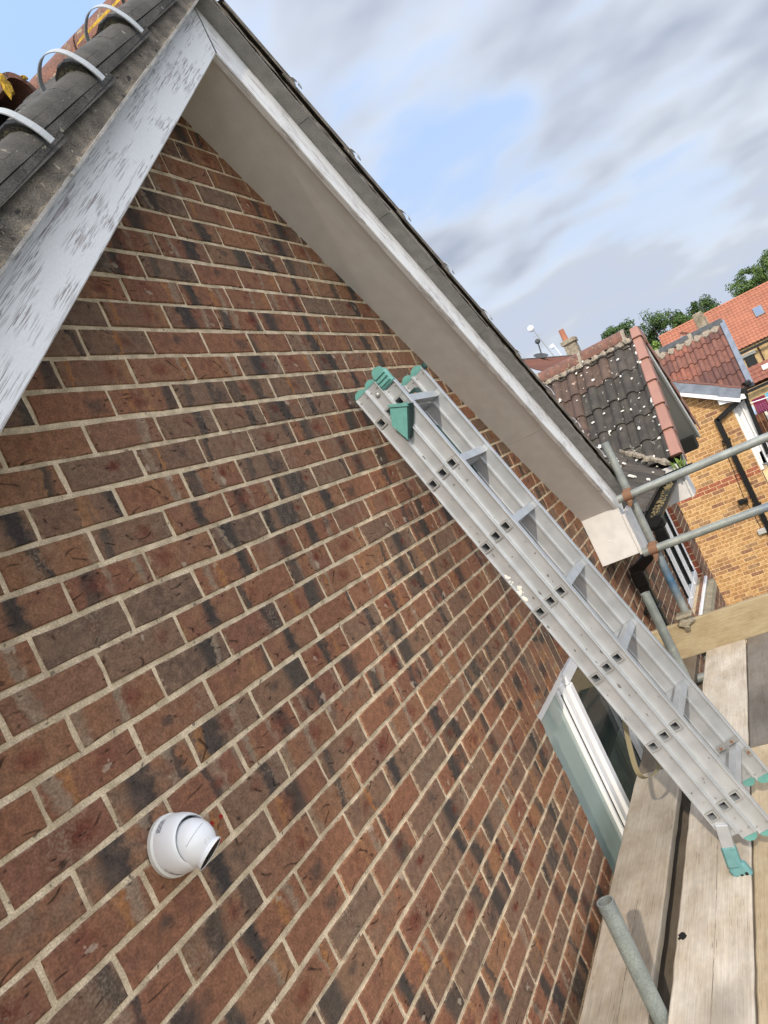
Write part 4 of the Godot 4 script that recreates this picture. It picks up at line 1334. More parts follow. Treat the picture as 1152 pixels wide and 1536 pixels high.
	for side in 2:
		var f = L if side == 0 else Rr
		for i in tails.size():
			m = MB.new()
			var t1 = tails[i]; var t0 = t1 - (0.325 if i > 0 else 0.17)
			var zz = 0.0 if side == 0 else 0.0
			var o = Vector3(ap.x, ap.y, 0)
			var X = Transform3D(Basis(f.basis.z, f.basis.y, f.basis.z.cross(f.basis.y)), o)
			var sg = 1.0 if side == 0 else -1.0
			# section swept by a wedge: higher at its tail
			var pr = [Vector3(0.396, 0.030, 0), Vector3(0.398, 0.072, 0), Vector3(0.406, 0.079, 0), Vector3(0.470, 0.079, 0), Vector3(0.484, 0.070, 0), Vector3(0.488, 0.050, 0), Vector3(0.488, -0.045, 0), Vector3(0.480, -0.050, 0)]
			var A = []; var B = []
			for p in pr:
				var lift = 0.012 if p.y > 0 else 0.0
				var grow = 0.006 if p.x > 0.47 else 0.0
				A.append(o + f.basis.z * t0 + f.basis.y * (p.y - lift) + Vector3(0, 0, p.x - grow))
				B.append(o + f.basis.z * t1 + f.basis.y * (p.y + lift * 0.6) + Vector3(0, 0, p.x + grow * 0.6))
			for k in pr.size() - 1:
				if side == 0: m.quad(A[k], B[k], B[k + 1], A[k + 1])
				else: m.quad(A[k], A[k + 1], B[k + 1], B[k])
			# butt end
			var o2 = f.basis.y * -0.024
			for k in range(1, 5):
				if side == 0: m.quad(B[k], B[k] + o2, B[k + 1] + o2, B[k + 1])
				else: m.quad(B[k], B[k + 1], B[k + 1] + o2, B[k] + o2)
			m.quad(B[5], B[6], B[7], B[7] + f.basis.y * 0.06)
			for k in range(1, 5): m.quad(B[k] + o2, A[k] + o2, A[k + 1] + o2, B[k + 1] + o2)
			part("verge_unit", m, mats.terracotta if side == 0 else mats.terracotta, gr)
			m = MB.new()
			m.quad(B[1] + o2 * 0.95 + f.basis.z * 0.002, B[1] + f.basis.z * 0.002 - f.basis.y * 0.002, B[4] + f.basis.z * 0.002 - f.basis.y * 0.004, B[4] + o2 * 0.95 + f.basis.z * 0.002)
			part("verge_unit_end", m, mats.terracotta_dark, gr)
	# bargeboards, soffits and the flat panel behind them
	for f in [L, Rr]:
		m = MB.new()
		var X = Transform3D(Basis(f.basis.z, f.basis.y, Vector3(0, 0, 1)), Vector3(ap.x, ap.y, 0))
		m.prism(PackedVector2Array([Vector2(0.10, -0.17), Vector2(1.70, -0.17), Vector2(1.70, -0.03), Vector2(0.03, -0.03)]), X, 0.445, 0.465)
		part("bargeboard", m, mats.trim_pale, h)
		m = MB.new()
		m.prism(PackedVector2Array([Vector2(0.10, -0.165), Vector2(1.68, -0.165), Vector2(1.68, -0.155), Vector2(0.10, -0.155)]), X, -0.02, 0.4448)
		part("soffit_board", m, mats.trim_grey, h)
	m = MB.new()
	m.prism(PackedVector2Array([Vector2(5.5, -1.25), Vector2(7.55, -1.25), Vector2(7.55, -0.86), Vector2(6.70, -0.10), Vector2(5.5, -1.15)]), Transform3D(), -0.03, 0.0)
	part("gable_panel", m, mats.trim_grey, h)
	# left eave of the small gable: white box and black gutter
	m = MB.new()
	m.aabox(Vector3(5.37, -1.405, 0.05), Vector3(5.384, -1.11, 0.415), 0.002)
	m.aabox(Vector3(5.3845, -1.405, -0.0), Vector3(5.62, -1.392, 0.415), 0.002)
	m.aabox(Vector3(5.3845, -1.3915, 0.402), Vector3(5.62, -1.15, 0.415), 0.002)
	part("eaves_box", m, mats.boxend, h)
	m = MB.new()
	m.aabox(Vector3(5.356, -1.408, 0.4155), Vector3(5.64, -1.16, 0.432), 0.002)
	part("box_trim", m, mats.boxend, h)
	m = MB.new()
	channel(m, Vector3(5.315, -1.155, 0.30), Vector3(5.315, -1.155, 0.52), 0.056)
	var g2 = part("gutter", m, mats.black, h)
	m = MB.new()
	for z in [0.36, 0.42]:
		m.bar(Vector3(5.255, -1.15, z), Vector3(5.262, -1.20, z), Vector3(0, 0, 1), 0.014, 0.006)
	part("gutter_bracket", m, mats.black, g2)
	# right eave end: solid black box filled in for the shadowed void
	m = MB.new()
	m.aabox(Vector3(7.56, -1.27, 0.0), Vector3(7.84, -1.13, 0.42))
	part("eave_void_shade", m, mats.dark, h)
	# mortar crumbs where the slopes meet
	m = MB.new()
	for i in 26:
		var k = i / 25.0
		var p = Vector3(lerpf(5.34, 5.62, k) + gg.randf_range(-0.03, 0.03), lerpf(-1.08, -0.86, k), lerpf(0.36, 0.02, k))
		blob(m, p, Vector3(-0.5, 1.0, 0.5), gg.randf_range(0.014, 0.045), 0.02, 900 + i, Vector2(gg.randf_range(0.5, 1.3), gg.randf_range(0.5, 1.3)))
	part("valley_mortar", m, mats.pale_mortar, h)
	m = MB.new()
	for i in 20:
		var p = ms * Vector3(gg.randf_range(-1.2, -0.25), 0.062, gg.randf_range(-0.7, -0.02))
		blob(m, p, ms.basis.y, gg.randf_range(0.01, 0.03), 0.008, 950 + i, Vector2(gg.randf_range(0.5, 1.3), gg.randf_range(0.5, 1.3)))
	part("lichen_patch", m, mats.lichen_white, mr)
	# weed growing from the gutter
	m = MB.new()
	var wg = RandomNumberGenerator.new(); wg.seed = 4
	for i in 16:
		var b = Vector3(5.34 + wg.randf_range(-0.03, 0.03), -1.16, 0.42 + wg.randf_range(-0.05, 0.05))
		var t = b + Vector3(wg.randf_range(-0.05, 0.05), wg.randf_range(0.05, 0.13), wg.randf_range(-0.05, 0.05))
		var sd = Vector3(wg.randf_range(-1, 1), 0.2, wg.randf_range(-1, 1)).normalized() * 0.008
		var md = b.lerp(t, 0.5) + Vector3(0, 0.01, 0)
		m.tri(b, md + sd, t); m.tri(b, t, md - sd)
	var weed = single("gutter_weed", m, mats.leaf2, Vector3(5.34, -1.16, 0.42), "small green weed sprouting from the black gutter below the terracotta verge", "weed")

func channel(m: MB, a: Vector3, b: Vector3, r: float):
	# half-round gutter with closed ends, open above
	var z = (b - a).normalized(); var x = Vector3.UP.cross(z).normalized(); var y = Vector3.UP
	var seg = 12; var th = 0.004
	for i in seg:
		var a0 = PI + PI * i / seg; var a1 = PI + PI * (i + 1) / seg
		var d0 = x * cos(a0) + y * sin(a0); var d1 = x * cos(a1) + y * sin(a1)
		m.squad(a + d0 * r, a + d1 * r, b + d1 * r, b + d0 * r, d0, d1, d1, d0)
		m.squad(a + d1 * (r - th), a + d0 * (r - th), b + d0 * (r - th), b + d1 * (r - th), -d1, -d0, -d0, -d1)
		for e in [a, b]:
			m.tri(e, e + d0 * r, e + d1 * r)
	for s in [-1.0, 1.0]:
		m.bar(a + x * s * r, b + x * s * r, x, 0.010, 0.010)
	for e in [a, b]:
		m.bar(e + x * -r, e + x * r, z, 0.008, 0.012)

# ------------------------------------------------------------------ yellow house
func yellow_house():
	var h = thing("yellow_brick_house", Vector3(15.5, GROUND, -0.6), "yellow brick house with two red brick bands, red tiled roof and a black downpipe", "house")
	var m = MB.new()
	var X = Transform3D(Basis(Vector3(0, 0, 1), Vector3(0, 1, 0), Vector3(-1, 0, 0)), Vector3(14.0, 0, 0))
	var tq = 0.675
	var gab = PackedVector2Array([Vector2(-2.0, GROUND), Vector2(0.64, GROUND), Vector2(0.64, -1.06), Vector2(-0.50, -1.06 + 1.14 * tq), Vector2(-2.0, -1.06 - 0.36 * tq)])
	m.prism(gab, X, -0.25, -0.004)
	var wall = part("gable_wall", m, mats.yellow_mortar, h)
	var shapes = {}
	var count = 0
	var rest = MB.new()
	var ro = Vector2.ZERO
	for row in range(-6, 52):
		var y0 = -1.06 - 0.075 * (row + 1) + 0.005
		var z0 = 0.64 - 0.005 - (0.1125 if row % 2 != 0 else 0.0)
		if row % 2 != 0: z0 = 0.635 - 0.1125
		var k = 0
		while true:
			var zr = z0 - k * 0.225
			if row % 2 != 0 and k == 0: zr = z0
			var w = 0.215
			if k == 0 and row % 2 == 0: pass
			if zr - w < -1.95: break
			k += 1
			var p = rect(zr - w, y0, zr, y0 + 0.065)
			p = clip_line(p, Vector2(tq, 1), -1.06 + tq * 0.64 + 0.0)
			if p.size() < 4: continue
			var red = row == 20 or row == 21
			var ki = 6 if red else [0, 0, 1, 1, 1, 2, 0, 3, 2, 4, 5][rng.randi() % 11]
			var mm = MB.new()
			var c = Vector2(zr - w * 0.5, y0 + 0.0325)
			var s = project(Vector3(14, c.y, c.x))
			var seen = s.x > 1015 and s.x < 1160 and s.y > 560 and s.y < 925 and p.size() == 4 and absf(p[1].y - p[0].y) + absf(p[3].y - p[2].y) < 0.001 and absf(p[2].y - p[1].y) > 0.06 and absf(p[0].x - p[1].x) > 0.21
			if seen and count < 300:
				count += 1
				var lo = PackedVector2Array()
				for q in p: lo.append(q - c)
				var key = "brick%d" % (rng.randi() % 3)
				if not shapes.has(key):
					lo = rect(-0.1075, -0.0325, 0.1075, 0.0325)
					mm.prism(lo, Transform3D(X.basis, Vector3.ZERO), -0.02, rng.randf_range(0.0, 0.002), 0.003)
					shapes[key] = mm.mesh()
				var o = MeshInstance3D.new()
				o.name = "brick"; o.mesh = shapes[key]; o.material_override = mats["ybrick%d" % ki]
				wall.add_child(o, true)
				o.position = Vector3(14.0, c.y, c.x) - wpos(wall)
			else:
				rest.col = mats["ybrick%d" % ki].albedo_color.srgb_to_linear()
				rest.prism(p, X, -0.02, 0.001)
		# closer at the corner of alternate courses
		if row % 2 != 0:
			var p = rect(0.635 - 0.1025, y0, 0.635, y0 + 0.065)
			p = clip_line(p, Vector2(tq, 1), -1.06 + tq * 0.64)
			if p.size() >= 4: rest.prism(p, X, -0.02, 0.001)
	var o = part("brick_field", rest, vc(recoloured(mats.ybrick0, Color(1, 1, 1))), wall)
	o.set_meta("kind", "stuff")
	# body of the house behind
	m = MB.new()
	m.aabox(Vector3(14.26, GROUND, -6.0), Vector3(19.0, -1.25, 0.63))
	part("side_wall", m, mats.yellow_mortar, h)
	# red tiled slope facing us, ridge across the view
	var a40 = deg_to_rad(40.0); var s4 = sin(a40); var c4 = cos(a40)
	var F = Transform3D(Basis(Vector3(0, 0, 1), Vector3(-s4, c4, 0), Vector3(-c4, -s4, 0)), Vector3(16.0, 0.035, 1.05))
	m = MB.new()
	m.prism(PackedVector2Array([Vector2(0, -0.03), Vector2(2.02, -0.03), Vector2(2.02, -0.004), Vector2(0, -0.004)]), Transform3D(Basis(F.basis.z, F.basis.y, Vector3(0, 0, 1)), Vector3(16.0, 0.035, 0)), -3.4, 1.05)
	m.prism(PackedVector2Array([Vector2(0, -0.03), Vector2(2.02, -0.03), Vector2(2.02, -0.004), Vector2(0, -0.004)]), Transform3D(Basis(Vector3(c4, -s4, 0), Vector3(s4, c4, 0), Vector3(0, 0, 1)), Vector3(16.0, 0.035, 0)), -3.4, 1.05)
	var roof = part("roof", m, mats.tile_red_dark, h)
	tiled_slope(roof, F, 12, [0.40, 0.78, 1.16, 1.54, 1.92], 0.055, [mats.tile_red, mats.tile_red, mats.tile_red_dark, mats.tile_red_light], 0.36)
	for i in 5:
		m = MB.new()
		half_round(m, Vector3(16.0, 0.02, 1.10 - i * 0.68), Vector3(16.0, 0.02, 1.10 - (i + 1) * 0.68 + 0.07), 0.125, 0.02)
		part("ridge_tile", m, mats.ridge_grey, roof)
		m = MB.new()
		half_round(m, Vector3(16.0, 0.02, 1.115 - (i + 1) * 0.68 + 0.06), Vector3(16.0, 0.02, 1.10 - (i + 1) * 0.68), 0.13, 0.02)
		part("ridge_mortar", m, mats.pale_mortar, roof)
	m = MB.new()
	for k in 22: blob(m, F * Vector3(-0.12 - k * 0.18, 0.045, 0.14), F.basis.y + F.basis.z * 0.5, 0.10, 0.03, 700 + k, Vector2(1.1, 0.9))
	part("ridge_bedding", m, mats.pale_mortar, roof)
	# grey verge units down its right edge
	for i in 5:
		m = MB.new()
		var t0 = i * 0.40; var t1 = t0 + 0.41
		m.box(Transform3D(Basis(Vector3(0, 0, 1), F.basis.y, F.basis.z), Vector3(16.0, 0.035, 1.09) + F.basis.z * (t0 + t1) * 0.5 + F.basis.y * (0.035 + (i % 2) * 0.006)), Vector3(0.10, 0.11, 0.41), 0.008)
		part("verge_unit", m, mats.verge_grey, roof)
	# verge of the gable in front of it
	var r0 = Vector3(13.80, -1.19, 0.93); var r1 = Vector3(13.80, -0.40, -0.30)
	var rd = (r1 - r0).normalized(); var ru = Vector3(0, rd.z * -1.0, rd.y).normalized()
	if ru.y < 0: ru = -ru
	for i in 5:
		m = MB.new()
		var a = r0 + rd * (i * 0.355); var b = r0 + rd * (i * 0.355 + 0.365)
		var off = ru * (0.006 * (i % 2))
		m.bar(a + Vector3(-0.02, 0, 0) - ru * 0.085 + off, b + Vector3(-0.02, 0, 0) - ru * 0.095 + off, Vector3(1, 0, 0), 0.03, 0.17, 0.006)
		part("verge_unit", m, mats.verge_grey, h)
		m = MB.new()
		m.bar(a + Vector3(0.06, 0, 0) + ru * 0.012 + off, b + Vector3(0.06, 0, 0) + ru * 0.004 + off, Vector3(1, 0, 0), 0.19, 0.03, 0.006)
		part("verge_tile", m, mats.tile_red, h)
	m = MB.new()
	m.bar(r0 + Vector3(0.06, 0, 0) - ru * 0.20 - rd * 0.02, r1 + Vector3(0.06, 0, 0) - ru * 0.20, Vector3(1, 0, 0), 0.18, 0.075, 0.004)
	part("bargeboard", m, mats.upvc, h)
	m = MB.new()
	m.prism(PackedVector2Array([Vector2(0.93, -1.30), Vector2(0.93, -1.38), Vector2(0.50, -1.30), Vector2(0.50, -1.05)]), Transform3D(X.basis, Vector3(13.86, 0, 0)), -0.12, 0.03)
	part("box_end", m, mats.upvc, h)
	# slope behind the verge
	m = MB.new()
	m.bar(r0 + Vector3(0.55, 0, 0) - ru * 0.02, r1 + Vector3(0.55, 0, 0) - ru * 0.02, Vector3(1, 0, 0), 0.9, 0.03)
	part("lower_slope", m, mats.tile_red_dark, h)
	# downpipe: from the eave gutter across to the wall and down
	m = MB.new()
	m.bar(Vector3(13.93, -1.20, 0.95), Vector3(13.93, -1.40, 0.90), Vector3(1, 0, 0), 0.10, 0.12, 0.01)
	m.bar(Vector3(13.93, -1.34, 0.90), Vector3(13.93, -1.54, 0.345), Vector3(1, 0, 0), 0.075, 0.085, 0.01)
	m.bar(Vector3(13.93, -1.50, 0.352), Vector3(13.93, GROUND, 0.345), Vector3(1, 0, 0), 0.075, 0.09, 0.01)
	var dp = part("downpipe", m, mats.black, h)
	m = MB.new()
	m.bar(Vector3(13.94, -1.93, 0.27), Vector3(13.94, -1.93, 0.42), Vector3(1, 0, 0), 0.11, 0.03)
	m.bar(Vector3(13.94, -3.2, 0.27), Vector3(13.94, -3.2, 0.42), Vector3(1, 0, 0), 0.11, 0.03)
	part("pipe_bracket", m, mats.black, dp)
	m = MB.new()
	m.bar(Vector3(14.1, -1.17, 1.05), Vector3(17.5, -1.17, 1.05), Vector3(0, 0, 1), 0.11, 0.09, 0.02)
	part("gutter", m, mats.black, h)
	# white bay at the corner with its lead flashing
	m = MB.new()
	m.aabox(Vector3(14.05, -2.68, 0.642), Vector3(14.20, -1.36, 0.70), 0.008)
	m.aabox(Vector3(14.10, -2.60, 0.70), Vector3(14.22, -1.38, 0.79), 0.012)
	m.aabox(Vector3(14.06, -2.60, 0.79), Vector3(14.20, -1.36, 0.83), 0.008)
	m.aabox(Vector3(14.09, -2.58, 0.83), Vector3(14.22, -1.36, 0.91), 0.01)
	part("bay_window", m, mats.upvc_dirty, h)
	m = MB.new()
	m.tube(Vector3(14.0, -1.3, 0.93), Vector3(14.0, -2.45, 0.86), 0.035, 10)
	m.tube(Vector3(14.0, -2.42, 0.86), Vector3(14.0, -2.50, 1.15), 0.03, 10)
	part("waste_pipe", m, mats.black, h)
	m = MB.new()
	m.prism(PackedVector2Array([Vector2(0.70, -2.62), Vector2(1.5, -2.80), Vector2(1.5, -2.40), Vector2(0.9, -2.30), Vector2(0.72, -2.36)]), Transform3D(X.basis, Vector3(14.1, 0, 0)), -0.3, 0.0, 0.02)
	part("lead_flashing", m, mats.lead, h)
	m = MB.new()
	m.aabox(Vector3(14.02, GROUND, 0.66), Vector3(14.2, -2.70, 1.6))
	part("bay_wall", m, mats.yellow_mortar, h)
	# cable, floodlight and box on the wall
	m = MB.new()
	m.pipe([Vector3(13.985, -1.95, 0.262), Vector3(13.985, -2.5, 0.235), Vector3(13.985, -3.03, 0.195)], 0.006, 5)
	m.pipe([Vector3(13.985, -3.13, 0.20), Vector3(13.985, -3.4, 0.225), Vector3(13.985, -3.62, 0.235)], 0.006, 5)
	part("cable", m, mats.rubber, h)
	m = MB.new()
	m.box(Transform3D(Basis(Vector3(0, 1, 0), 0.5), Vector3(13.88, -3.05, 0.13)), Vector3(0.09, 0.10, 0.10), 0.015)
	m.aabox(Vector3(13.90, -3.11, 0.17), Vector3(13.99, -3.03, 0.24), 0.01)
	single("floodlight", m, mats.black, Vector3(13.95, -3.07, 0.18), "small black floodlight on the yellow brick wall below its cable", "light")
	m = MB.new()
	m.aabox(Vector3(13.92, -3.74, 0.155), Vector3(13.99, -3.64, 0.31), 0.012)
	single("junction_box", m, mats.trim_grey, Vector3(13.96, -3.69, 0.23), "grey box on the yellow brick wall above the scaffold toe board", "box")

# ------------------------------------------------------------------ far roofs
func pan_surface(m: MB, f: Transform3D, wid: float, lng: float, col: float, row: float, amp: float):
	# rippled rows of tiles, x across, z down the slope
	var nc = int(wid / col) * 4; var nr = int(lng / row)
	for r in nr:
		for c in nc:
			var q = []
			for w in [[0, 0], [1, 0], [1, 1], [0, 1]]:
				var x = -wid * float(c + w[0]) / nc
				var z = row * (r + w[1])
				var y = amp * sin(TAU * float(c + w[0]) / 4.0) + (0.03 if w[1] == 1 else 0.0)
				q.append(f * Vector3(x, y, z))
			m.quad(q[0], q[3], q[2], q[1])
			var lo = f.basis.y * -0.03
			m.quad(q[3], q[3] + lo, q[2] + lo, q[2])

func far_houses():
	# orange pantiled house
	var h = thing("stone_house", Vector3(63, GROUND, 4), "far stone house with an orange pantile roof and a grey roof window", "house")
	var s4 = sin(deg_to_rad(42.0)); var c4 = cos(deg_to_rad(42.0))
	var m = MB.new()
	m.aabox(Vector3(60.5, GROUND, -3.6), Vector3(68.0, -1.05, 9.0))
	m.prism(PackedVector2Array([Vector2(60.5, -1.05), Vector2(68.0, -1.05), Vector2(64.2, 2.4)]), Transform3D(), -3.4, 9.0)
	part("wall", m, mats.stone, h)
	m = MB.new()
	var F = Transform3D(Basis(Vector3(0, 0, 1), Vector3(-s4, c4, 0), Vector3(-c4, -s4, 0)), Vector3(64.17, 2.62, 9.4))
	pan_surface(m, F, 13.0, 5.6, 0.26, 0.33, 0.035)
	m.prism(PackedVector2Array([Vector2(0, -0.06), Vector2(5.6, -0.06), Vector2(5.6, -0.04), Vector2(0, -0.04)]), Transform3D(Basis(Vector3(c4, -s4, 0), Vector3(s4, c4, 0), Vector3(0, 0, 1)), Vector3(64.17, 2.62, 0)), -3.6, 9.4)
	var rf = part("roof", m, mats.pantile, h)
	m = MB.new()
	half_round(m, Vector3(64.17, 2.56, 9.4), Vector3(64.17, 2.56, -3.6), 0.13, 0.03)
	part("ridge", m, mats.pantile, rf)
	m = MB.new()
	var rl = Transform3D(Basis(Vector3(0, 0, 1), F.basis.y, F.basis.z), Vector3(62.28, 0.93, 3.25) + F.basis.y * 0.06)
	m.box(rl, Vector3(0.62, 0.10, 1.0), 0.02)
	var win = part("roof_window", m, mats.lead, rf)
	m = MB.new()
	m.box(rl.translated_local(Vector3(0, 0.03, 0)), Vector3(0.44, 0.06, 0.76), 0.0)
	part("pane", m, mats.slate_blue, win)
	m = MB.new()
	m.bar(Vector3(59.95, -1.20, -3.6), Vector3(59.95, -1.20, 9.4), Vector3(1, 0, 0), 0.12, 0.18, 0.02)
	part("gutter", m, mats.black, h)
	m = MB.new()
	m.bar(Vector3(60.4, -1.25, 2.20), Vector3(60.4, -5.0, 2.24), Vector3(1, 0, 0), 0.10, 0.10, 0.02)
	part("downpipe", m, recoloured(mats.trunk, Color(0.26, 0.17, 0.14)), h)
	m = MB.new()
	m.aabox(Vector3(60.42, -2.58, 1.10), Vector3(60.52, -1.62, 1.78), 0.02)
	var w2 = part("window", m, mats.black, h)
	m = MB.new()
	m.aabox(Vector3(60.39, -2.48, 1.22), Vector3(60.43, -1.72, 1.66))
	part("pane", m, mats.glass, w2)
	m = MB.new()
	m.aabox(Vector3(60.36, -1.60, 0.95), Vector3(60.52, -1.38, 1.95), 0.01)
	part("lintel", m, mats.lichen_white, h)
	m = MB.new()
	m.aabox(Vector3(60.34, -2.72, 0.98), Vector3(60.52, -2.60, 1.92), 0.01)
	part("sill", m, mats.lichen_white, h)

	# lower extension roof in front of it
	h = thing("low_extension", Vector3(48, GROUND, 1.8), "low far building with a brown red roof and rooflight under the stone house", "house")
	m = MB.new()
	F = Transform3D(Basis(Vector3(0, 0, 1), Vector3(-s4, c4, 0), Vector3(-c4, -s4, 0)), Vector3(47.2, -1.95, 4.4))
	pan_surface(m, F, 6.0, 1.65, 0.3, 0.33, 0.02)
	m.prism(PackedVector2Array([Vector2(0, -0.06), Vector2(1.65, -0.06), Vector2(1.65, -0.04), Vector2(0, -0.04)]), Transform3D(Basis(Vector3(c4, -s4, 0), Vector3(s4, c4, 0), Vector3(0, 0, 1)), Vector3(47.2, -1.95, 0)), -1.6, 4.4)
	rf = part("roof", m, mats.tile_red_light, h)
	m = MB.new()
	m.box(Transform3D(F.basis, Vector3(46.8, -2.31, 1.93) + F.basis.y * 0.05), Vector3(0.42, 0.08, 0.36), 0.01)
	part("rooflight", m, mats.lichen_white, rf)
	m = MB.new()
	m.aabox(Vector3(46.3, GROUND, -1.4), Vector3(48.2, -3.0, 4.2))
	part("wall", m, mats.stone, h)
	m = MB.new()
	m.bar(Vector3(45.9, -3.08, -1.5), Vector3(45.9, -3.08, 4.4), Vector3(1, 0, 0), 0.14, 0.16, 0.02)
	part("gutter", m, mats.black, h)

	# brown interlocking roof beyond the gable, with its chimney
	h = thing("brown_roofed_house", Vector3(34, GROUND, -7), "far house with a brown tiled roof behind the near gable's verge", "house")
	var s5 = sin(deg_to_rad(42.0)); var c5 = cos(deg_to_rad(42.0))
	m = MB.new()
	F = Transform3D(Basis(Vector3(1, 0, 0), Vector3(0, c5, s5), Vector3(0, -s5, c5)), Vector3(48.0, 2.68, -6.15))
	var nr = 6
	for r in nr:
		m.box(Transform3D(F.basis, F * Vector3(-10, 0.02, 0.18 + r * 0.30)) * Transform3D(Basis(Vector3(1, 0, 0), 0.06), Vector3.ZERO), Vector3(20, 0.03, 0.32))
	rf = part("roof", m, mats.tile_red_dark, h)
	m = MB.new()
	for r in nr:
		for k in 66:
			m.box(Transform3D(F.basis, F * Vector3(-0.15 - k * 0.30, 0.045, 0.18 + r * 0.30)) * Transform3D(Basis(Vector3(1, 0, 0), 0.06), Vector3.ZERO), Vector3(0.10, 0.03, 0.32))
	part("tile_rolls", m, mats.tile_red, rf)
	m = MB.new()
	m.bar(Vector3(28, 2.70, -6.17), Vector3(48, 2.70, -6.17), Vector3(0, 0, 1), 0.22, 0.08, 0.02)
	part("ridge", m, mats.ridge_grey, rf)
	m = MB.new()
	m.aabox(Vector3(28.2, GROUND, -9.5), Vector3(47.8, 1.38, -4.95))
	part("wall", m, recoloured(mats.upvc, Color(0.62, 0.68, 0.76)), h)
	m = MB.new()
	m.aabox(Vector3(41.2, 2.2, -6.35), Vector3(41.95, 3.35, -5.72), 0.03)
	m.aabox(Vector3(41.1, 3.35, -6.43), Vector3(42.05, 3.62, -5.64), 0.05)
	var ch = part("chimney", m, mats.chimney_stone, h)
	m = MB.new()
	m.tube(Vector3(41.5, 3.6, -6.15), Vector3(41.5, 4.25, -6.15), 0.16, 12, 0.03, 0.14)
	part("chimney_pot", m, mats.pantile, ch)
	# dish and aerials on that roof
	m = MB.new()
	m.tube(Vector3(36.0, 2.7, -6.0), Vector3(36.0, 4.25, -6.35), 0.022, 8)
	m.bar(Vector3(36.0, 3.95, -6.5), Vector3(36.0, 3.88, -6.0), Vector3(1, 0, 0), 0.02, 0.02)
	var a = thing("ball_aerial", Vector3(36.0, 2.72, -6.1), "white ball aerial on a thin mast above the brown roof", "aerial")
	part("mast", m, mats.galv, a)
	m = MB.new()
	sphere(m, Vector3(36.0, 4.36, -6.42), 0.16)
	part("ball", m, mats.upvc, a)
	m = MB.new()
	m.lathe([Vector2(0, 0.0), Vector2(0.2, 0.03), Vector2(0.31, 0.09), Vector2(0.325, 0.09), Vector2(0.21, 0.015), Vector2(0, -0.03)], Transform3D(MB.frame(Vector3(-0.3, 0.85, 0.5)), Vector3(33.5, 2.72, -6.05)), 24)
	a = thing("satellite_dish", Vector3(33.5, 2.7, -6.05), "dark satellite dish on the ridge of the brown roof", "satellite dish")
	part("dish", m, mats.ridge_grey, a)
	m = MB.new()
	m.tube(Vector3(33.6, 2.72, -6.0), Vector3(33.6, 3.30, -5.92), 0.03, 8)
	sphere(m, Vector3(33.6, 3.42, -5.90), 0.12)
	part("arm", m, mats.ridge_grey, a)
	m = MB.new()
	m.tube(Vector3(41.0, 3.0, -6.6), Vector3(41.0, 3.75, -6.75), 0.02, 6)
	sphere(m, Vector3(41.0, 3.62, -6.85), 0.12)
	single("round_aerial", m, mats.upvc, Vector3(41.0, 3.0, -6.6), "small round white aerial left of the stone chimney", "aerial")

	# stone chimney between the red roof and the orange one
	m = MB.new()
	m.aabox(Vector3(20.0, -0.6, 0.52), Vector3(20.35, 0.66, 0.76), 0.02)
	m.aabox(Vector3(20.0, -0.6, 0.765), Vector3(20.05, 0.5, 0.80), 0.005)
	var cs = single("stone_chimney", m, mats.chimney_stone, Vector3(20.17, -0.6, 0.64), "pale stone chimney stack rising behind the grey ridge of the red roof", "chimney")
	# dormer with white gable
	h = thing("dormer_roof", Vector3(28, -1.0, -0.3), "small brown dormer roof with a white gable behind the grey ridge", "dormer")
	m = MB.new()
	m.prism(PackedVector2Array([Vector2(-0.62, -0.6), Vector2(0.05, -0.6), Vector2(0.05, 0.35), Vector2(-0.28, 0.62), Vector2(-0.62, 0.32)]), Transform3D(Basis(Vector3(0, 0, 1), Vector3(0, 1, 0), Vector3(-1, 0, 0)), Vector3(28, 0, 0)), -1.5, 0.0)
	part("dormer_face", m, mats.upvc, h)
	m = MB.new()
	m.bar(Vector3(27.9, 0.70, -0.28), Vector3(27.9, 0.38, 0.18), Vector3(1, 0, 0), 0.5, 0.05)
	m.bar(Vector3(28.9, 0.72, -0.26), Vector3(28.9, 0.40, 0.20), Vector3(1, 0, 0), 1.6, 0.05)
	part("dormer_tiles", m, mats.tile_red_dark, h)

	# garden things in the gap at the right edge
	var fc = thing("garden_fence", Vector3(25, GROUND, 1.0), "brown board fence with a pale post seen below the washing", "fence")
	for i in 9:
		m = MB.new()
		var z = 0.60 + i * 0.125
		m.aabox(Vector3(25.0, GROUND, z), Vector3(25.03, -2.52 - 0.0 * i, z + 0.118), 0.004)
		part("fence_board", m, mats.fence_wood, fc)
	m = MB.new()
	m.aabox(Vector3(24.9, GROUND, 1.02), Vector3(24.98, -2.42, 1.10), 0.01)
	m.aabox(Vector3(24.9, GROUND, 0.50), Vector3(24.98, -2.0, 0.58), 0.01)
	part("fence_post", m, mats.lichen_white, fc)
	m = MB.new()
	cloth(m, Vector3(24.0, -2.12, 0.86), Vector3(24.0, -2.13, 1.22), 0.46, 3)
	var lc = thing("maroon_washing", Vector3(24, -2.12, 1.0), "maroon checked cloth hanging on the washing line", "cloth")
	part("cloth_sheet", m, recoloured(mats.teal, Color(1, 1, 1)), lc).material_override = std(Color(0.42, 0.10, 0.24), 0.9)
	m = MB.new()
	for i in 5: m.bar(Vector3(23.975, -2.34 - i * 0.05, 0.88), Vector3(23.975, -2.35 - i * 0.05, 1.19), Vector3(0, 1, 0), 0.008, 0.004)
	for i in 5: m.bar(Vector3(23.975, -2.30, 0.90 + i * 0.065), Vector3(23.975, -2.57, 0.90 + i * 0.065), Vector3(0, 0, 1), 0.008, 0.004)
	part("check_stripes", m, std(Color(0.66, 0.40, 0.52), 0.9), lc)
	m = MB.new()
	cloth(m, Vector3(24.0, -2.10, 1.24), Vector3(24.0, -2.10, 1.7), 0.42, 4)
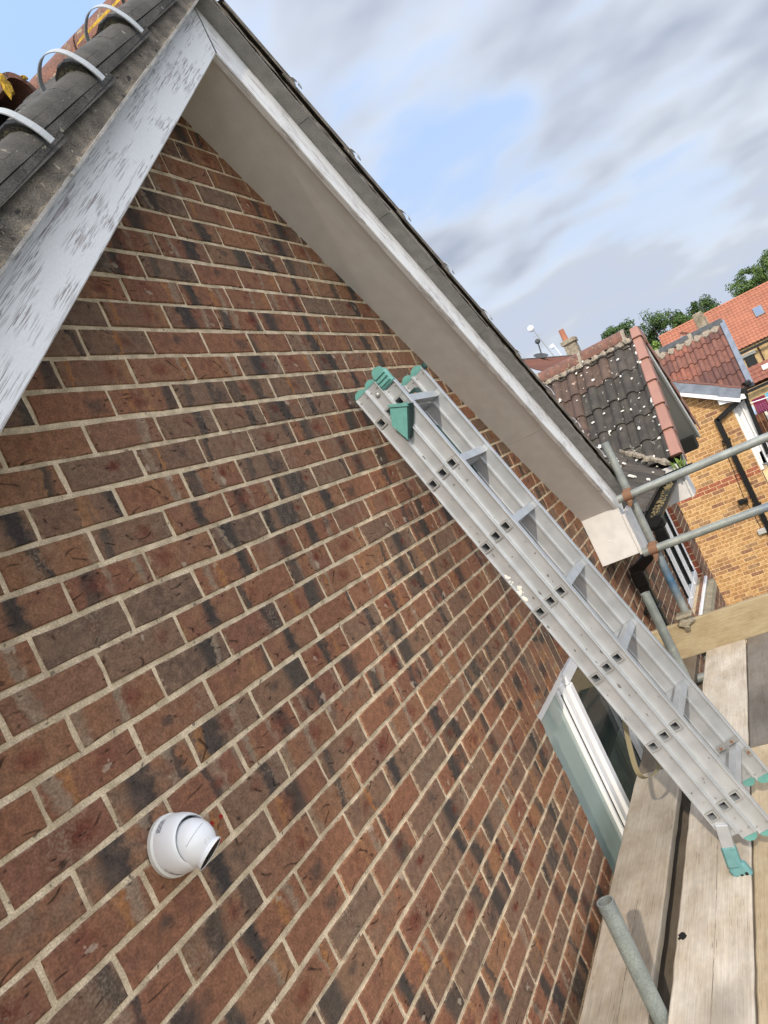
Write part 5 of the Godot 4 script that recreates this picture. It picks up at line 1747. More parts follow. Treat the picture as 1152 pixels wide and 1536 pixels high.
	single("blue_washing", m, std(Color(0.38, 0.60, 0.70), 0.9), Vector3(24, -2.1, 1.4), "light blue cloth hanging at the right end of the washing line", "cloth")
	m = MB.new()
	cloth(m, Vector3(24.0, -2.26, 0.72), Vector3(24.0, -2.27, 0.84), 0.30, 5)
	single("pale_washing", m, std(Color(0.72, 0.78, 0.88), 0.9), Vector3(24, -2.26, 0.78), "pale cloth left of the maroon checked washing", "cloth")
	m = MB.new()
	m.bar(Vector3(23.5, -2.14, 0.68), Vector3(23.5, -2.26, 1.8), Vector3(1, 0, 0), 0.03, 0.025, 0.005)
	single("washing_line", m, mats.upvc, Vector3(23.5, -2.2, 1.2), "thick white washing line crossing in front of the cloths", "washing line")

func recoloured(m: Material, c: Color) -> StandardMaterial3D:
	var o = m.duplicate()
	o.albedo_color = c
	return o

func cloth(m: MB, a: Vector3, b: Vector3, drop: float, sd: int):
	var n = 12
	for i in n:
		for k in 4:
			var q = []
			for w in [[i, k], [i + 1, k], [i + 1, k + 1], [i, k + 1]]:
				var p = a.lerp(b, float(w[0]) / n) - Vector3(0, drop * w[1] / 4.0, 0)
				p.x += 0.02 * sin(w[0] * 1.7 + sd) * w[1] / 4.0
				q.append(p)
			m.quad(q[0], q[3], q[2], q[1])
			for j in 4: q[j].x += 0.004
			m.quad(q[0], q[1], q[2], q[3])

func sphere(m: MB, p: Vector3, r: float):
	var prof = []
	for i in 13:
		var a = PI * i / 12.0
		prof.append(Vector2(sin(a) * r, -cos(a) * r))
	m.lathe(prof, Transform3D(Basis(), p), 20)

# ------------------------------------------------------------------ trees
func tree(called: String, base: Vector3, top: float, rad: float, kind: int, sd: int, label: String):
	var t = thing(called, base, label, "tree", "trees beyond the roofs")
	var g = RandomNumberGenerator.new(); g.seed = sd
	var m = MB.new()
	var c = Vector3(0, top - rad * 0.9, 0)
	m.tube(Vector3.ZERO, Vector3(0, top * 0.55, 0), 0.35, 10, 0.0, 0.22)
	var tips = []
	for i in 9:
		var an = TAU * i / 9.0 + g.randf_range(-0.3, 0.3)
		var st = Vector3(0, top * g.randf_range(0.35, 0.55), 0)
		var e = c + Vector3(cos(an) * rad * 0.65, g.randf_range(-0.5, 0.7) * rad, sin(an) * rad * 0.65)
		m.tube(st, e, 0.12, 6, 0.0, 0.03)
		tips.append(e)
	part("trunk", m, mats.trunk, t, true)
	m = MB.new()
	var clumps = []
	for i in 46:
		var d = Vector3(g.randfn(0, 1), g.randfn(0, 1), g.randfn(0, 1)).normalized()
		var k = pow(g.randf(), 0.35)
		clumps.append([c + Vector3(d.x * rad, d.y * rad * 0.85, d.z * rad) * k, rad * g.randf_range(0.16, 0.34)])
	for q in clumps:
		var tone = g.randf_range(0.75, 1.15)
		for i in 130:
			var d = Vector3(g.randfn(0, 1), g.randfn(0, 1), g.randfn(0, 1)).normalized()
			var p = q[0] + d * q[1] * pow(g.randf(), 0.4)
			var n = (d + Vector3(g.randf_range(-0.7, 0.7), g.randf_range(-0.2, 0.9), g.randf_range(-0.7, 0.7))).normalized()
			var f = MB.frame(n)
			var s = g.randf_range(0.07, 0.15)
			m.col = Color(tone, tone, tone) * g.randf_range(0.85, 1.1)
			var tw = g.randf() * TAU
			var x = f.x * cos(tw) + f.y * sin(tw); var y = f.z.cross(x)
			m.tri(p - x * s, p - y * s * 0.5, p + x * s); m.tri(p - x * s, p + x * s, p + y * s * 0.5)
	part("crown", m, mats["leaf%d" % kind], t, true)

func trees():
	tree("tree", Vector3(74, GROUND, -7.3), 12.3, 1.7, 1, 1, "dark tree at the left end of the row beyond the dark tiled roof")
	tree("tree", Vector3(76, GROUND, -4.0), 11.9, 2.1, 1, 2, "tall bushy green tree right behind the terracotta verge's peak")
	tree("tree", Vector3(72, GROUND, -4.6), 9.0, 1.5, 2, 3, "light green bush low in front of the bushy tree")
	tree("tree", Vector3(78, GROUND, -0.9), 11.2, 2.0, 1, 4, "dark green tree behind the pale stone chimney")
	tree("tree", Vector3(76, GROUND, -2.2), 10.2, 1.6, 0, 5, "mid green tree in the dip between the two larger crowns")
	tree("tree", Vector3(84, GROUND, 4.6), 12.0, 2.1, 0, 6, "olive green tree rising over the orange pantile ridge")
	tree("tree", Vector3(85, GROUND, 7.0), 12.4, 1.8, 0, 7, "olive green tree at the right edge above the orange roof")

# ------------------------------------------------------------------ scaffold deck
func board(called: String, x0: float, x1: float, z0: float, z1: float, y: float, mat: String, label: String, group := "scaffold boards of the deck", sd := 0, stains := []):
	var m = MB.new()
	var g = RandomNumberGenerator.new(); g.seed = 900 + sd
	m.uo = Vector2(g.randf() * 7.0, g.randf() * 3.0)
	# slightly bowed and worn board, built in short lengths
	var n = maxi(2, int((x1 - x0) / 0.07))
	var th = 0.038
	var fn = FastNoiseLite.new(); fn.seed = 40 + sd; fn.frequency = 2.2; fn.fractal_octaves = 3
	var zs = [0.003, 0.0, 0.005]
	var wz = z1 - z0
	for k in range(1, 8): zs.append(wz * k / 8.0)
	zs.append_array([wz - 0.005, wz, wz - 0.003])
	var tint = func(x, z):
		var t = 0.90 + 0.16 * fn.get_noise_2d(x, z * 2.5)
		for q in stains: t *= 1.0 - q[3] * clampf(1.6 - Vector2((x - q[0]) / q[2], (z - q[1]) / (q[2] * 0.55)).length() * 1.2, 0, 1)
		return Color(t, t * 0.995, t * 1.005)
	var ring = func(i):
		var x = lerpf(x0, x1, float(i) / n)
		var e = 0.0016
		var a = g.randf_range(-e, e); var b = g.randf_range(-e, e); var c = g.randf_range(-0.0012, 0.0012)
		var o = []
		for k in zs.size():
			var yy = y - th if k == 0 or k == zs.size() - 1 else (y - 0.005 if k == 1 or k == zs.size() - 2 else y + c * (1.0 - 2.0 * zs[k] / wz) + 0.0012 * sin(PI * zs[k] / wz))
			o.append(Vector3(x, yy, z0 + zs[k] + lerpf(a, b, zs[k] / wz)))
		return o
	var vs = [-0.04]
	for k in range(1, zs.size() - 1): vs.append(zs[k])
	vs.append(wz + 0.04)
	var last = ring.call(0)
	var first = last
	for i in range(1, n + 1):
		var cur = ring.call(i)
		var u0 = (x1 - x0) * (i - 1) / n; var u1 = (x1 - x0) * i / n
		for k in zs.size() - 1:
			var was = m.v.size()
			m.quad(last[k], last[k + 1], cur[k + 1], cur[k], m.uo + Vector2(u0, vs[k]), m.uo + Vector2(u0, vs[k + 1]), m.uo + Vector2(u1, vs[k + 1]), m.uo + Vector2(u1, vs[k]))
			for w in range(was, m.v.size()): m.c[w] = tint.call(m.v[w].x, m.v[w].z)
		m.quad(last[-1], last[0], cur[0], cur[-1], m.uo + Vector2(u0, 0), m.uo + Vector2(u0, 0.2), m.uo + Vector2(u1, 0.2), m.uo + Vector2(u1, 0))
		last = cur
	for q in [[first, true], [last, false]]:
		var r = q[0]
		for k in range(1, zs.size() - 1):
			if q[1]: m.tri(r[0], r[k + 1], r[k], m.uo, m.uo + Vector2(0.05, 0.0), m.uo + Vector2(0.05, 0.02))
			else: m.tri(r[0], r[k], r[k + 1], m.uo, m.uo + Vector2(0.05, 0.0), m.uo + Vector2(0.05, 0.02))
	var at = Vector3((x0 + x1) * 0.5, y - th, (z0 + z1) * 0.5)
	return single(called, m, mats[mat], at, label, "board", group)

func deck():
	board("scaffold_board", -2.4, 2.04, 0.088, 0.293, DECK + 0.004, "wood1", "scaffold board nearest the brick wall, with the near pole's shadow on it", "scaffold boards of the deck", 1)
	board("scaffold_board", 2.06, 3.38, 0.085, 0.292, DECK - 0.004, "wood5", "dim scaffold board past the end of the wall side board, behind the ladder", "scaffold boards of the deck", 2)  # darkest wood tint carries the ladder's shadow on this board
	board("scaffold_board", -2.4, 3.382, 0.347, 0.573, DECK, "wood0", "pale scaffold board with a knot hole beside the dark gap", "scaffold boards of the deck", 3, [[0.64, 0.50, 0.10, 0.35], [1.05, 0.40, 0.2, 0.07], [1.7, 0.5, 0.25, 0.08]])
	board("scaffold_board", -2.4, 2.045, 0.578, 0.803, DECK - 0.001, "wood2", "tan scaffold board under the right feet of the ladder", "scaffold boards of the deck", 4)
	board("scaffold_board", 2.052, 3.382, 0.579, 0.80, DECK + 0.001, "wood3", "grey stained scaffold board against the toe board", "scaffold boards of the deck", 5, [[2.4, 0.68, 0.25, 0.25], [2.9, 0.66, 0.2, -0.15]])
	board("scaffold_board", -2.4, 3.382, 0.808, 1.033, DECK, "wood2", "scaffold board at the right edge of the deck", "scaffold boards of the deck", 6)
	board("scaffold_board", -2.4, 3.382, 1.038, 1.263, DECK, "wood0", "outermost scaffold board of the deck", "scaffold boards of the deck", 7)
	board("scaffold_board", -2.4, 3.30, 0.10, 0.292, DECK - 0.115, "wood5", "added board under the wall side board, keeping the gap dark", "scaffold boards of the deck", 8)  # added board that hides the wall below, so the gap reads dark
	# knot hole, stain and cracks belong to the pale board
	var m = MB.new()
	blob(m, Vector3(0.948, DECK + 0.0005, 0.366), Vector3(0, 1, 0), 0.018, 0.001, 21, Vector2(0.75, 1.0))
	var k = single("knot", m, mats.dark, Vector3(0.948, DECK, 0.366), "dark knot hole in the pale scaffold board", "knot")
	# long drying cracks in the boards
	for q in [[0.50, 1.95, 0.462, 5], [0.35, 1.2, 0.205, 6], [0.9, 1.9, 0.66, 7]]:
		m = MB.new()
		var g = RandomNumberGenerator.new(); g.seed = q[3]
		var last = Vector3.ZERO; var lw = 0.0
		for i in 61:
			var x = lerpf(q[0], q[1], i / 60.0)
			var z = q[2] + 0.004 * sin(x * 3.0 + q[3]) + g.randf_range(-0.0008, 0.0008)
			var w = g.randf_range(0.0001, 0.0009) * (1.0 if i > 0 and i < 60 else 0.0)
			var p = Vector3(x, DECK + 0.0032 + (0.004 if q[2] < 0.3 else 0.0), z)
			if i > 0: m.quad(last - Vector3(0, 0, lw), last + Vector3(0, 0, lw), p + Vector3(0, 0, w), p - Vector3(0, 0, w))
			last = p; lw = w
		var lab = ["long thin drying crack down the middle of the pale scaffold board", "thin crack in the scaffold board beside the brick wall", "thin crack in the tan scaffold board under the ladder"][q[3] - 5]
		single("board_crack", m, mats.crack, Vector3((q[0] + q[1]) * 0.5, DECK, q[2]), lab, "crack", "cracks in the deck boards")
	# toe board on edge
	m = MB.new()
	m.uo = Vector2(0.3, 0.1)
	m.bar(Vector3(3.405, -1.885, -0.06), Vector3(3.405, -1.885, 1.6), Vector3(1, 0, 0), 0.038, 0.212, 0.006)
	single("toe_board", m, mats.wood4, Vector3(3.405, -1.99, 0.7), "toe board set on edge across the far end of the scaffold deck", "board")

func tube_tint(base: Color, paint: Color, a: float, b: float) -> Callable:
	return func(d): return base.lerp(paint, clampf(minf((d - a) / 0.12, (b - d) / 0.12), 0, 1))

func scaffold():
	var R = 0.02415
	var blue = Color(0.22, 0.48, 0.85)
	var s = thing("scaffolding", Vector3(3.46, GROUND, 0.325), "galvanised scaffold standard with two guard rails and rusty couplers", "scaffold")
	var m = MB.new()
	m.tube(Vector3(3.46, GROUND, 0.325), Vector3(3.46, -0.64, 0.325), R, 20, 0.004, -1, tube_tint(Color(1, 1, 1), blue, 4.42 + 0.10, 4.42 + 0.42))
	part("standard", m, mats.galv, s)
	for q in [[-0.976, 0.262, 1.9], [-1.322, 0.262, 1.9]]:
		m = MB.new()
		if q[0] < -1.2: m.tube(Vector3(3.408, q[0], q[1]), Vector3(3.408, q[0] - 0.012, q[2]), R, 20, 0.004, -1, tube_tint(Color(0.95, 0.95, 0.93), Color(0.25, 0.42, 0.9), 0.64, 0.95))
		else: m.tube(Vector3(3.408, q[0], q[1]), Vector3(3.408, q[0] + 0.006, q[2]), R, 20, 0.004)
		part("guard_rail", m, mats.galv, s)
		# double coupler: two straps, body and a nut
		m = MB.new()
		m.tube(Vector3(3.408, q[0], 0.300), Vector3(3.408, q[0], 0.350), R + 0.006, 18)
		m.tube(Vector3(3.46, q[0] - 0.026, 0.325), Vector3(3.46, q[0] + 0.026, 0.325), R + 0.006, 18)
		m.box(Transform3D(Basis(Vector3(0, 0, 1), 0.1), Vector3(3.434, q[0] + 0.018, 0.326)), Vector3(0.05, 0.044, 0.046), 0.006)
		m.box(Transform3D(Basis(), Vector3(3.385, q[0] - 0.036, 0.325)), Vector3(0.03, 0.022, 0.03), 0.004)
		var cp = part("coupler", m, mats.rust, s)
		m = MB.new()
		m.tube(Vector3(3.372, q[0] - 0.040, 0.325), Vector3(3.345, q[0] - 0.044, 0.325), 0.010, 6)
		m.tube(Vector3(3.35, q[0] - 0.044, 0.325), Vector3(3.336, q[0] - 0.046, 0.325), 0.014, 6)
		part("coupler_nut", m, mats.rust, cp)
	# clip holding the toe board
	m = MB.new()
	blob(m, Vector3(3.386, -1.785, 0.312), Vector3(-1, 0.25, 0), 0.052, 0.028, 33, Vector2(1.15, 0.55))
	m.box(Transform3D(Basis(), Vector3(3.43, -1.755, 0.312)), Vector3(0.09, 0.03, 0.10), 0.012)
	m.tube(Vector3(3.38, -1.80, 0.315), Vector3(3.352, -1.815, 0.315), 0.017, 8)
	part("board_clip", m, mats.cast, s)
	# transom and ledger under the boards
	m = MB.new()
	m.tube(Vector3(3.18, DECK - 0.068, -0.0), Vector3(3.18, DECK - 0.068, 1.6), R, 16, 0.004)
	part("transom", m, mats.galv, s)
	m = MB.new()
	m.tube(Vector3(-2.4, DECK - 0.118, 0.36), Vector3(3.7, DECK - 0.118, 0.36), R, 16, 0.004)
	part("ledger", m, mats.galv, s)
	# stub standards standing in the gap between the boards
	m = MB.new()
	m.tube(Vector3(0.66, GROUND, 0.318), Vector3(0.66, -1.650, 0.318), R, 28, 0.004, -1, tube_tint(Color(0.92, 0.96, 0.95), Color(0.35, 0.42, 0.62), 4.53, 4.70))
	single("scaffold_pole", m, mats.galv, Vector3(0.66, GROUND, 0.318), "open ended scaffold pole nearest the camera, rising between two deck boards", "scaffold pole", "cut off scaffold poles")
	m = MB.new()
	m.tube(Vector3(2.73, GROUND, 0.318), Vector3(2.73, -1.388, 0.318), R, 20, 0.004, -1, tube_tint(Color(0.85, 0.87, 0.86), Color(0.7, 0.7, 0.7), 4.6, 4.7))
	single("scaffold_pole", m, mats.galv, Vector3(2.73, GROUND, 0.318), "scaffold pole rising behind the ladder beside the black downpipe", "scaffold pole", "cut off scaffold poles")

# ------------------------------------------------------------------ ladder
func ladder():
	var th = deg_to_rad(74.4)
	var t = Vector3(0, sin(th), -cos(th)); var n = Vector3(0, cos(th), sin(th))
	var L = thing("ladder", Vector3(1.22, -1.784, 0.532), "aluminium triple extension ladder with teal end caps leaning on the brick wall", "ladder")
	L.transform = Transform3D(Basis(Vector3(1, 0, 0), t, n), Vector3(1.22, -1.784, 0.532))
	var I = Transform3D()
	var hw = [0.0255, 0.0240, 0.0265]
	var nc = [0.006, 0.0545, 0.106]
	var rn = [0.001, 0.051, 0.097]          # rungs
	var ro = [0.0, 0.008, 0.013]
	var lo = [-0.083, -0.108, -0.122]
	var hi = [1.800, 1.803, 1.765]
	var xo = [0.0, 0.009, 0.018]            # outer faces of the left stiles
	var xr = 0.352                          # inner faces of the right stiles
	var rs = 0.0145
	for k in 3:
		for side in 2:
			var m = MB.new()
			var x0 = xo[k] if side == 0 else xr
			var d = 1.0 if side == 0 else -1.0
			# web with openings where the rung ends come through
			var w = 0.0024
			var xa = x0 if side == 0 else xr
			var xb = xa + w
			var a = nc[k] - hw[k]; var b = nc[k] + hw[k]
			var tb = lo[k]; var tt = hi[k] if side == 0 else 1.805
			var cur = tb
			for i in 8:
				var tr = ro[k] + i * 0.28
				var e0 = minf(tr - rs, tt); var e1 = tr + rs
				if i == 7: e0 = tt
				if e0 > cur: dished(m, xa, w, cur, e0, a, b, a, b)
				if i < 7 and e1 < tt:
					dished(m, xa, w, e0, e1, a, rn[k] - rs, a, b)
					dished(m, xa, w, e0, e1, rn[k] + rs, b, a, b)
				cur = e1
			# lips and flanges of the channel
			var o1 = -0.0026 if side == 0 else 0.0; var fl = 0.022
			var q0 = x0 + (o1 if side == 0 else -0.0)
			for e in [[a - 0.0008, a + 0.0040], [b - 0.0040, b + 0.0008]]:
				if side == 0:
					m.aabox(Vector3(x0 - 0.0042, tb, e[0]), Vector3(x0 + fl, tt, e[1]), 0.001)
				else:
					m.aabox(Vector3(xr - 0.0028, tb, e[0]), Vector3(xr + fl, tt, e[1]), 0.001)
			part("stile", m, mats.alu, L, true)
			# rivets near both ends
			m = MB.new()
			for tt2 in [tb + 0.022, tt - 0.02]:
				for e in [a + 0.010, b - 0.010]:
					m.lathe([Vector2(0, 0.0022), Vector2(0.0025, 0.0016), Vector2(0.0036, 0.0)], Transform3D(MB.frame(Vector3(-1, 0, 0)), Vector3(xa - 0.0004, tt2, e)), 10)
			part("rivet", m, mats.steel, L, true)
			# rounded teal caps
			for end in 2:
				if end == 1 and k == 0 and side == 0: continue
				m = MB.new()
				var y = tt if end == 0 else tb
				var sg = 1.0 if end == 0 else -1.0
				var poly = PackedVector2Array()
				for i in 13:
					var an = PI * i / 12.0
					poly.append(Vector2(y + sg * (sin(an) * 0.020 + 0.0015), nc[k] + cos(an) * hw[k] * 0.98))
				poly.append(Vector2(y - sg * 0.006, nc[k] - hw[k] * 0.98)); poly.append(Vector2(y - sg * 0.006, nc[k] + hw[k] * 0.98))
				# polygon in (t, n), thickness along x
				m.prism(poly, Transform3D(Basis(Vector3(0, 1, 0), Vector3(0, 0, 1), Vector3(1, 0, 0)), Vector3(xa + (0.003 if side == 0 else 0.001), 0, 0)), 0.0, 0.022, 0.002)
				part("end_cap", m, mats.teal, L, true)
		# rungs: square tubes with open ends
		for i in 7:
			var m = MB.new()
			var tr = ro[k] + i * 0.28
			square_tube(m, Vector3(xo[k] - 0.0035, tr, rn[k]), Vector3(xr + 0.006, tr, rn[k]), 0.0140, 0.0118)
			part("rung", m, mats.alu, L, true)
			# flared collar round the rung end
			m = MB.new()
			square_tube(m, Vector3(xo[k] - 0.0032, tr, rn[k]), Vector3(xo[k] + 0.001, tr, rn[k]), 0.0180, 0.0138)
			part("rung_collar", m, mats.steel, L, true)
	# bolts near the ends of the first section
	for q in [[1.762, 0.0545, 0.009], [-0.045, 0.002, 0.0]]:
		var m = MB.new()
		m.lathe([Vector2(0, 0.007), Vector2(0.005, 0.0062), Vector2(0.0085, 0.0035), Vector2(0.010, 0.0)], Transform3D(MB.frame(Vector3(-1, 0, 0)), Vector3(q[2] - 0.0005, q[0], q[1])), 18)
		part("bolt", m, mats.steel, L, true)
	# teal guide hook crossing from section one to section three
	var PX = Transform3D(Basis(Vector3(0, 1, 0), Vector3(0, 0, 1), Vector3(1, 0, 0)), Vector3.ZERO)
	var m = MB.new()
	m.prism(PackedVector2Array([Vector2(1.70, 0.076), Vector2(1.658, 0.126), Vector2(1.568, 0.046), Vector2(1.640, 0.034)]), PX, -0.026, -0.004, 0.003)
	m.prism(PackedVector2Array([Vector2(1.705, 0.070), Vector2(1.663, 0.128), Vector2(1.650, 0.126), Vector2(1.692, 0.072)]), PX, -0.031, -0.002, 0.003)
	part("guide_hook", m, mats.teal, L, true)
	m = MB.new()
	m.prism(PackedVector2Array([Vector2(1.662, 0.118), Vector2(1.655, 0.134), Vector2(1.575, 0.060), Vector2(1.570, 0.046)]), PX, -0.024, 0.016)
	part("hook_shadow_slot", m, mats.teal_dark, L, true)  # dark teal solid stands for the shade in the hook's opening
	m = MB.new()
	m.aabox(Vector3(0.006, 1.758, 0.076), Vector3(0.030, 1.815, 0.136), 0.006)
	for i in 3: m.aabox(Vector3(0.000, 1.768 + i * 0.016, 0.084), Vector3(0.0065, 1.777 + i * 0.016, 0.130), 0.002)
	m.prism(PackedVector2Array([Vector2(1.81, 0.080), Vector2(1.832, 0.090), Vector2(1.838, 0.106), Vector2(1.832, 0.122), Vector2(1.81, 0.132)]), PX, 0.006, 0.03, 0.003)
	part("guide_bracket", m, mats.teal, L, true)
	# guide at the top of the far stile with its bolt
	m = MB.new()
	m.aabox(Vector3(0.318, 1.70, 0.030), Vector3(0.352, 1.762, 0.074), 0.006)
	part("guide_block", m, mats.teal_dark, L, true)
	m = MB.new()
	m.lathe([Vector2(0, 0.006), Vector2(0.007, 0.006), Vector2(0.009, 0.003), Vector2(0.012, 0.003), Vector2(0.013, 0.0)], Transform3D(MB.frame(Vector3(-1, 0, 0)), Vector3(0.3178, 1.735, 0.054)), 14)
	part("guide_bolt", m, mats.rust, L, true)
	m = MB.new()
	m.aabox(Vector3(0.330, 1.36, 0.018), Vector3(0.349, 1.60, 0.036), 0.003)
	m.aabox(Vector3(0.356, 1.79, 0.135), Vector3(0.374, 1.815, 0.150), 0.004)
	part("guide_strip", m, mats.teal_dark, L, true)
	# stay plates on the lowest far rung
	for q in [[0.040, 0.104, 0.046, 0.020], [-0.020, 0.126, 0.016, 0.034], [0.036, 0.056, 0.030, 0.020]]:
		m = MB.new()
		m.box(Transform3D(Basis(), Vector3(xr - 0.0045, q[0], q[1])), Vector3(0.003, q[3], q[2]), 0.001)
		part("stay_plate", m, mats.steel, L, true)
		m = MB.new()
		m.tube(Vector3(xr - 0.006, q[0], q[1]), Vector3(xr - 0.010, q[0], q[1]), 0.0055, 8)
		part("stay_bolt", m, mats.rust, L, true)
	# levelling foot
	m = MB.new()
	m.bar(Vector3(0.004, -0.035, 0.008), Vector3(-0.004, -0.118, -0.028), Vector3(0, 0, 1), 0.040, 0.026, 0.003)
	part("foot_arm", m, mats.alu, L, true)
	m = MB.new()
	m.bar(Vector3(-0.002, -0.098, -0.020), Vector3(-0.010, -0.168, -0.046), Vector3(0, 0, 1), 0.046, 0.034, 0.008)
	m.bar(Vector3(-0.008, -0.160, -0.040), Vector3(-0.010, -0.212, -0.040), Vector3(0, 0, 1), 0.060, 0.034, 0.008)
	var ft = part("foot", m, recoloured(mats.teal, Color(0.98, 0.92, 0.97)), L, true)
	m = MB.new()
	for i in 3: m.box(Transform3D(Basis(Vector3(1, 0, 0), 0.25), Vector3(-0.0274, -0.196, -0.056 + i * 0.016)), Vector3(0.003, 0.018, 0.009), 0.001)
	part("foot_slot", m, mats.rubber, ft, true)
	# torn white label and scuffs
	m = MB.new()
	var g = RandomNumberGenerator.new(); g.seed = 3
	for i in 20:
		var p = Vector3(-0.0006, 0.95 + g.randf_range(-0.052, 0.052), -0.006 + g.randf_range(-0.010, 0.010))
		blob(m, p, Vector3(-1, 0, 0), g.randf_range(0.003, 0.009), 0.0006, 800 + i, Vector2(g.randf_range(0.5, 1.0), g.randf_range(0.5, 1.4)))
	part("worn_label", m, mats.white_label, L, true)
	m = MB.new()
	for i in 70:
		var k = g.randi() % 3
		var p = Vector3(xo[k] - 0.0006, g.randf_range(-0.05, 1.78), nc[k] + g.randf_range(-0.02, 0.02))
		blob(m, p, Vector3(-1, 0, 0), g.randf_range(0.0012, 0.0045), 0.0003, 830 + i, Vector2(g.randf_range(0.3, 1.0), g.randf_range(0.5, 2.4)))
	part("scuff_mark", m, std(Color(0.38, 0.37, 0.36), 0.7), L, true)

func dished(m: MB, x: float, w: float, t0: float, t1: float, n0: float, n1: float, a: float, b: float):
	# strip of a stile's web from n0 to n1, hollowed a little between its edges a and b
	var k = maxi(2, int((n1 - n0) / 0.006))
	var prof = func(n):
		var s = clampf((n - a) / (b - a), 0, 1)
		return [x + 0.0022 * (1.0 - pow(2.0 * s - 1.0, 4.0)), 0.0022 * -4.0 * pow(2.0 * s - 1.0, 3.0) * 2.0 / (b - a)]
	for i in k:
		var na = lerpf(n0, n1, float(i) / k); var nb = lerpf(n0, n1, float(i + 1) / k)
		var pa = prof.call(na); var pb = prof.call(nb)
		var va = Vector3(-1, 0, pa[1]).normalized(); var vb = Vector3(-1, 0, pb[1]).normalized()
		m.squad(Vector3(pa[0], t0, na), Vector3(pb[0], t0, nb), Vector3(pb[0], t1, nb), Vector3(pa[0], t1, na), va, vb, vb, va)
		m.quad(Vector3(pb[0] + w, t0, nb), Vector3(pa[0] + w, t0, na), Vector3(pa[0] + w, t1, na), Vector3(pb[0] + w, t1, nb))
	for q in [[n0, -1.0], [n1, 1.0]]:
		var p = prof.call(q[0])
		m.quad(Vector3(p[0], t0, q[0]), Vector3(p[0] + w, t0, q[0]), Vector3(p[0] + w, t1, q[0]), Vector3(p[0], t1, q[0]))
	for t in [t0, t1]:
		var p = prof.call(n0); var p2 = prof.call(n1)
		m.quad(Vector3(p[0], t, n0), Vector3(p[0] + w, t, n0), Vector3(p2[0] + w, t, n1), Vector3(p2[0], t, n1))

func square_tube(m: MB, a: Vector3, b: Vector3, ro: float, ri: float):
	# along x, corners aligned with the local y and z axes
	var c = [Vector3(0, -1, -1), Vector3(0, 1, -1), Vector3(0, 1, 1), Vector3(0, -1, 1)]
	for i in 4:
		var p = c[i]; var q = c[(i + 1) % 4]
		m.quad(a + p * ro, b + p * ro, b + q * ro, a + q * ro) if false else m.quad(a + p * ro, a + q * ro, b + q * ro, b + p * ro)
		m.quad(a + p * ri, b + p * ri, b + q * ri, a + q * ri)
		m.quad(a + p * ri, a + q * ri, a + q * ro, a + p * ro)
		m.quad(b + p * ro, b + q * ro, b + q * ri, b + p * ri)

